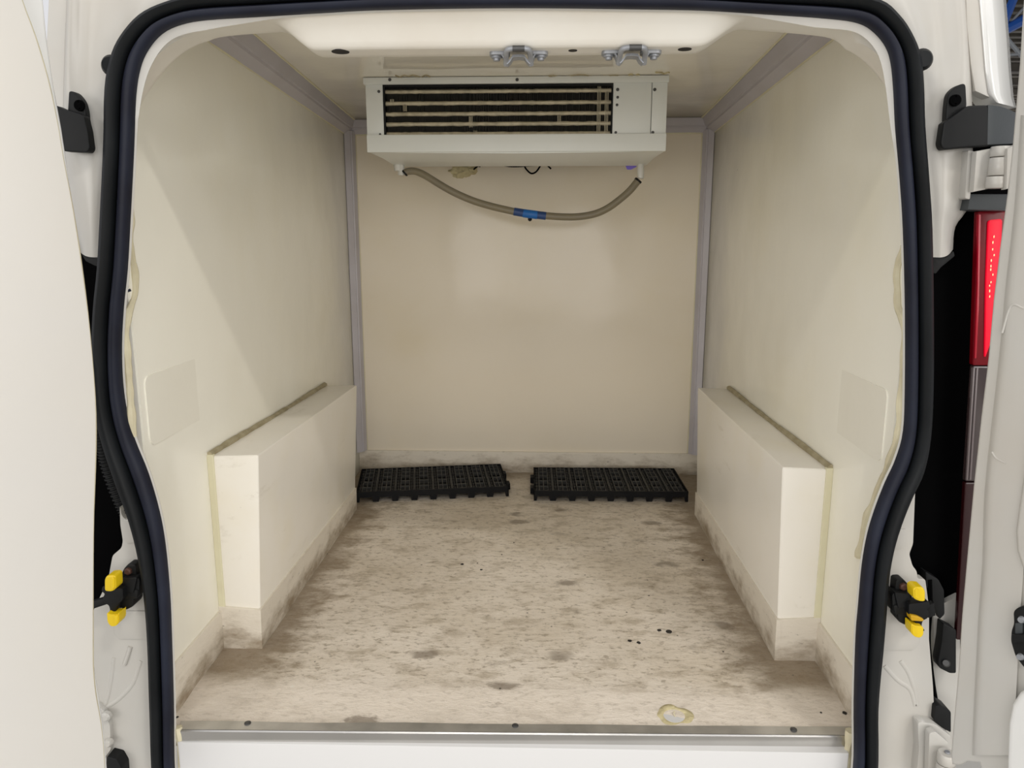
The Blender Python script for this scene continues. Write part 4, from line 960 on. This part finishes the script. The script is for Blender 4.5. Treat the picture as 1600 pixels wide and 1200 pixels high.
# ------------------------------------------------------------------ pallets
def pallet(fl, fr, label, flip):
    p0 = onz(*fl, 0.0); p1 = onz(*fr, 0.0); p0.z = p1.z = 0.0015
    ex = (p1-p0); L = ex.length; ang = math.atan2(ex.y, ex.x); D = 0.262; H = 0.036
    R = root('floor_pallet', label, 'pallet', p0); R.rotation_euler = (0, 0, ang)
    def part(name, bm, m, smooth=False, data=None, loc=None, label=None):
        if data is None:
            bmesh.ops.recalc_face_normals(bm, faces=bm.faces)
            data = bpy.data.meshes.new(name); bm.to_mesh(data); bm.free(); data.materials.append(m)
        o = bpy.data.objects.new(name, data); COL.objects.link(o); o.parent = R
        if loc is not None: o.location = loc
        if label: o['label'] = label
        return o
    nmod = 8; w_ = L/nmod
    # deck panels
    bm = NB(); t = 0.0028; zt0 = H-0.011
    for fx in (0.035, 0.285, 0.52, 0.755, 0.975):
        add_box(bm, (fx*w_-t/2, 0.004, zt0), (fx*w_+t/2, D-0.004, H))
    for fx in (0.16, 0.87):
        add_box(bm, (fx*w_-t*0.3, 0.004, zt0), (fx*w_+t*0.3, D-0.004, H-0.005))
    for fy in (0.0, 0.18, 0.41, 0.63, 0.82, 0.965):
        add_box(bm, (0.285*w_, 0.004+fy*(D-0.012), zt0), (0.755*w_, 0.004+fy*(D-0.012)+t*1.3, H-0.0002))
    for fy in range(9):
        add_box(bm, (0.0, 0.004+fy*(D-0.012)/8, zt0), (w_, 0.004+fy*(D-0.012)/8+t*0.6, H-0.006))
    first = part('deck_panel', bm, PALTOP, loc=(0, 0, 0))
    for k in range(1, nmod): part('deck_panel', None, None, data=first.data, loc=(k*w_, 0, 0))
    bm = NB(); add_box(bm, (0.003, 0.003, H-0.016), (L-0.003, D-0.003, H-0.012)); part('shade_sheet', bm, PALLET)  # black sheet added to keep the grid's openings dark
    # skirts with arched feet: front, back, sides
    bm = NB()
    def skirt_run(n, length, mk):
        pts = [(0, H), (length, H), (length, 0)]
        m = n; st = length/m; foot = st*0.30
        xs = []
        for k in range(m, 0, -1):
            a = k*st; b_ = (k-1)*st; hf = foot*(0.5)
            xs += [(a-hf*1.0, 0), (a-hf*1.35, H*0.45), (b_+hf*1.35, H*0.45), (b_+hf*1.0, 0)]
        pts += xs + [(0, 0)]
        return pts
    for y in (0, D-0.004):
        pts = skirt_run(nmod, L, None)
        add_prism(bm, [Vector((x, y, z)) for x, z in pts], (0, 0.004, 0))
    for x in (0, L-0.004):
        pts = skirt_run(4, D, None)
        add_prism(bm, [Vector((x, y, z)) for y, z in pts], (0.004, 0, 0))
    part('edge_skirt', bm, PALLET)
    for i in range(nmod+1):
        for j in range(1, 4):
            pass
    bm = NB()
    for i in range(nmod+1):
        for j in range(1, 4):
            x = min(max(i*w_, 0.012), L-0.012); add_box(bm, (x-0.007, j*D/4-0.007, 0), (x+0.007, j*D/4+0.007, H-0.014))
    o = part('foot', bm, PALLET); o['kind'] = 'stuff'
    # joining lugs
    for j in (0.28, 0.72):
        x = -0.012 if flip else L
        bm = NB(); add_box(bm, (x, j*D-0.018, 0.004), (x+0.012, j*D+0.018, H-0.010), 0.002); part('joining_lug', bm, PALLET)
    return R
pallet((557, 786), (795, 776), 'black plastic grid pallet lying askew at the left of the far floor', False)
pallet((834, 783), (1075, 785), 'black plastic grid pallet lying square at the right of the far floor', True)

# ------------------------------------------------------------------ crumbs on the floor
CR = [(722,882,5,'flat black crumb on the middle of the floor, left of its pair'),(746,880,2.5,'tiny black crumb at the head of the middle pair'),(752,890,4,'black crumb on the middle of the floor beside a loop mark'),
 (1030,985,6,'dark torn scrap left of the largest one on the right floor'),(1045,987,9,'largest dark torn scrap on the right of the floor'),(984,1001,6,'dark scrap in front of the largest torn scrap'),(998,1004,6,'dark scrap nearest the door among the right scraps'),
 (803,848,2.5,'tiny dark crumb on the floor before the right pallet'),(784,867,2.5,'tiny dark crumb in the middle of the far floor'),(1098,875,4,'small dark strip on the floor near the right box'),(1014,931,2.5,'tiny dark strip on the right half of the floor'),
 (1317,1021,3,'dark crumb lying at the foot of the right wall'),(1320,1112,6,'black crumb at the right corner of the doorway lip'),(1283,1111,3,'dark crumb on the doorway lip near the right corner'),(276,1115,4,'brown crumb at the left corner of the doorway lip'),(1130,1018,2.5,'tiny dark crumb before the front of the right box')]
for u, v, r, lab in CR:
    c = onz(u, v, 0.0); c.z = fz(c.x, c.y)
    d = (c-CAM).length; rr = r*d/FPX*0.5
    b = bmesh.new(); bmesh.ops.create_icosphere(b, subdivisions=2, radius=1); s = random.uniform(0, 9)
    for q in b.verts:
        k = 1+0.6*mnoise.noise(q.co*1.6+Vector((s, s, 0)))
        q.co = Vector((q.co.x*rr*k, q.co.y*rr*k*1.1, max(q.co.z, -0.3)*rr*0.35*k+rr*0.08)) + c
    bm = NB(); merge(bm, b)
    o = obj('crumb', bm, DEBR, None, False); tag(o, lab, 'debris', 'crumbs on the floor')

# ------------------------------------------------------------------ the hall outside
bm = NB(); add_box(bm, (-14, -16, -0.75), (18, 24, -0.65)); struct('floor_outside', bm, CONC, False, 'grey concrete hall floor')
bm = NB(); add_box(bm, (1.1, 3.5, 6.4), (28, 40, 6.5))
for k in range(60): add_box(bm, (1.1, 3.6+k*0.6, 6.28), (28, 3.6+k*0.6+0.22, 6.4))
struct('ceiling_outside', bm, DECK, False, 'dark corrugated hall roof seen past the right pillar')
bm = NB(); add_box(bm, (1.1, 39.8, -0.65), (28, 40, 6.4)); struct('wall_outside', bm, TAN, False, 'tan hall wall seen past the right pillar')
def along(u0, v0, u1, v1, Y, ext):
    a = ony(u0, v0, Y); b = ony(u1, v1, Y); d = (b-a)
    return a - d*ext, b + d*ext
R = root('roof_truss', 'blue steel roof truss of the hall past the right pillar', 'truss', ony(1590, 30, 12))
for nm, ln, r, m_ in (('raking_beam', (1577, 43, 1600, 31), 0.075, BLUEST), ('raking_beam', (1574, 22, 1583, 0), 0.06, BLUEST), ('web_bar', (1578, 66, 1600, 92), 0.03, GREYST), ('web_bar', (1580, 34, 1600, 12), 0.018, GREYST), ('bottom_chord', (1578, 86, 1600, 84), 0.02, GREYST)):
    a, b = along(*ln, 12, 1.0); bm = NB(); add_tube(bm, [a, b], r, 8); obj(nm, bm, m_, R, 40)
for k, (v, Y) in enumerate(((104, 22), (126, 26), (142, 30))):
    a, b = along(1576, v, 1600, v-1, Y, 2.0); bm = NB(); add_box(bm, (a.x, Y, a.z-0.10), (b.x, Y+0.15, a.z+0.10), 0.01)
    tag(obj('roof_purlin', bm, DECK, None), ['nearest', 'middle', 'farthest'][k] + ' dark roof purlin of the hall seen past the right pillar', 'purlin')
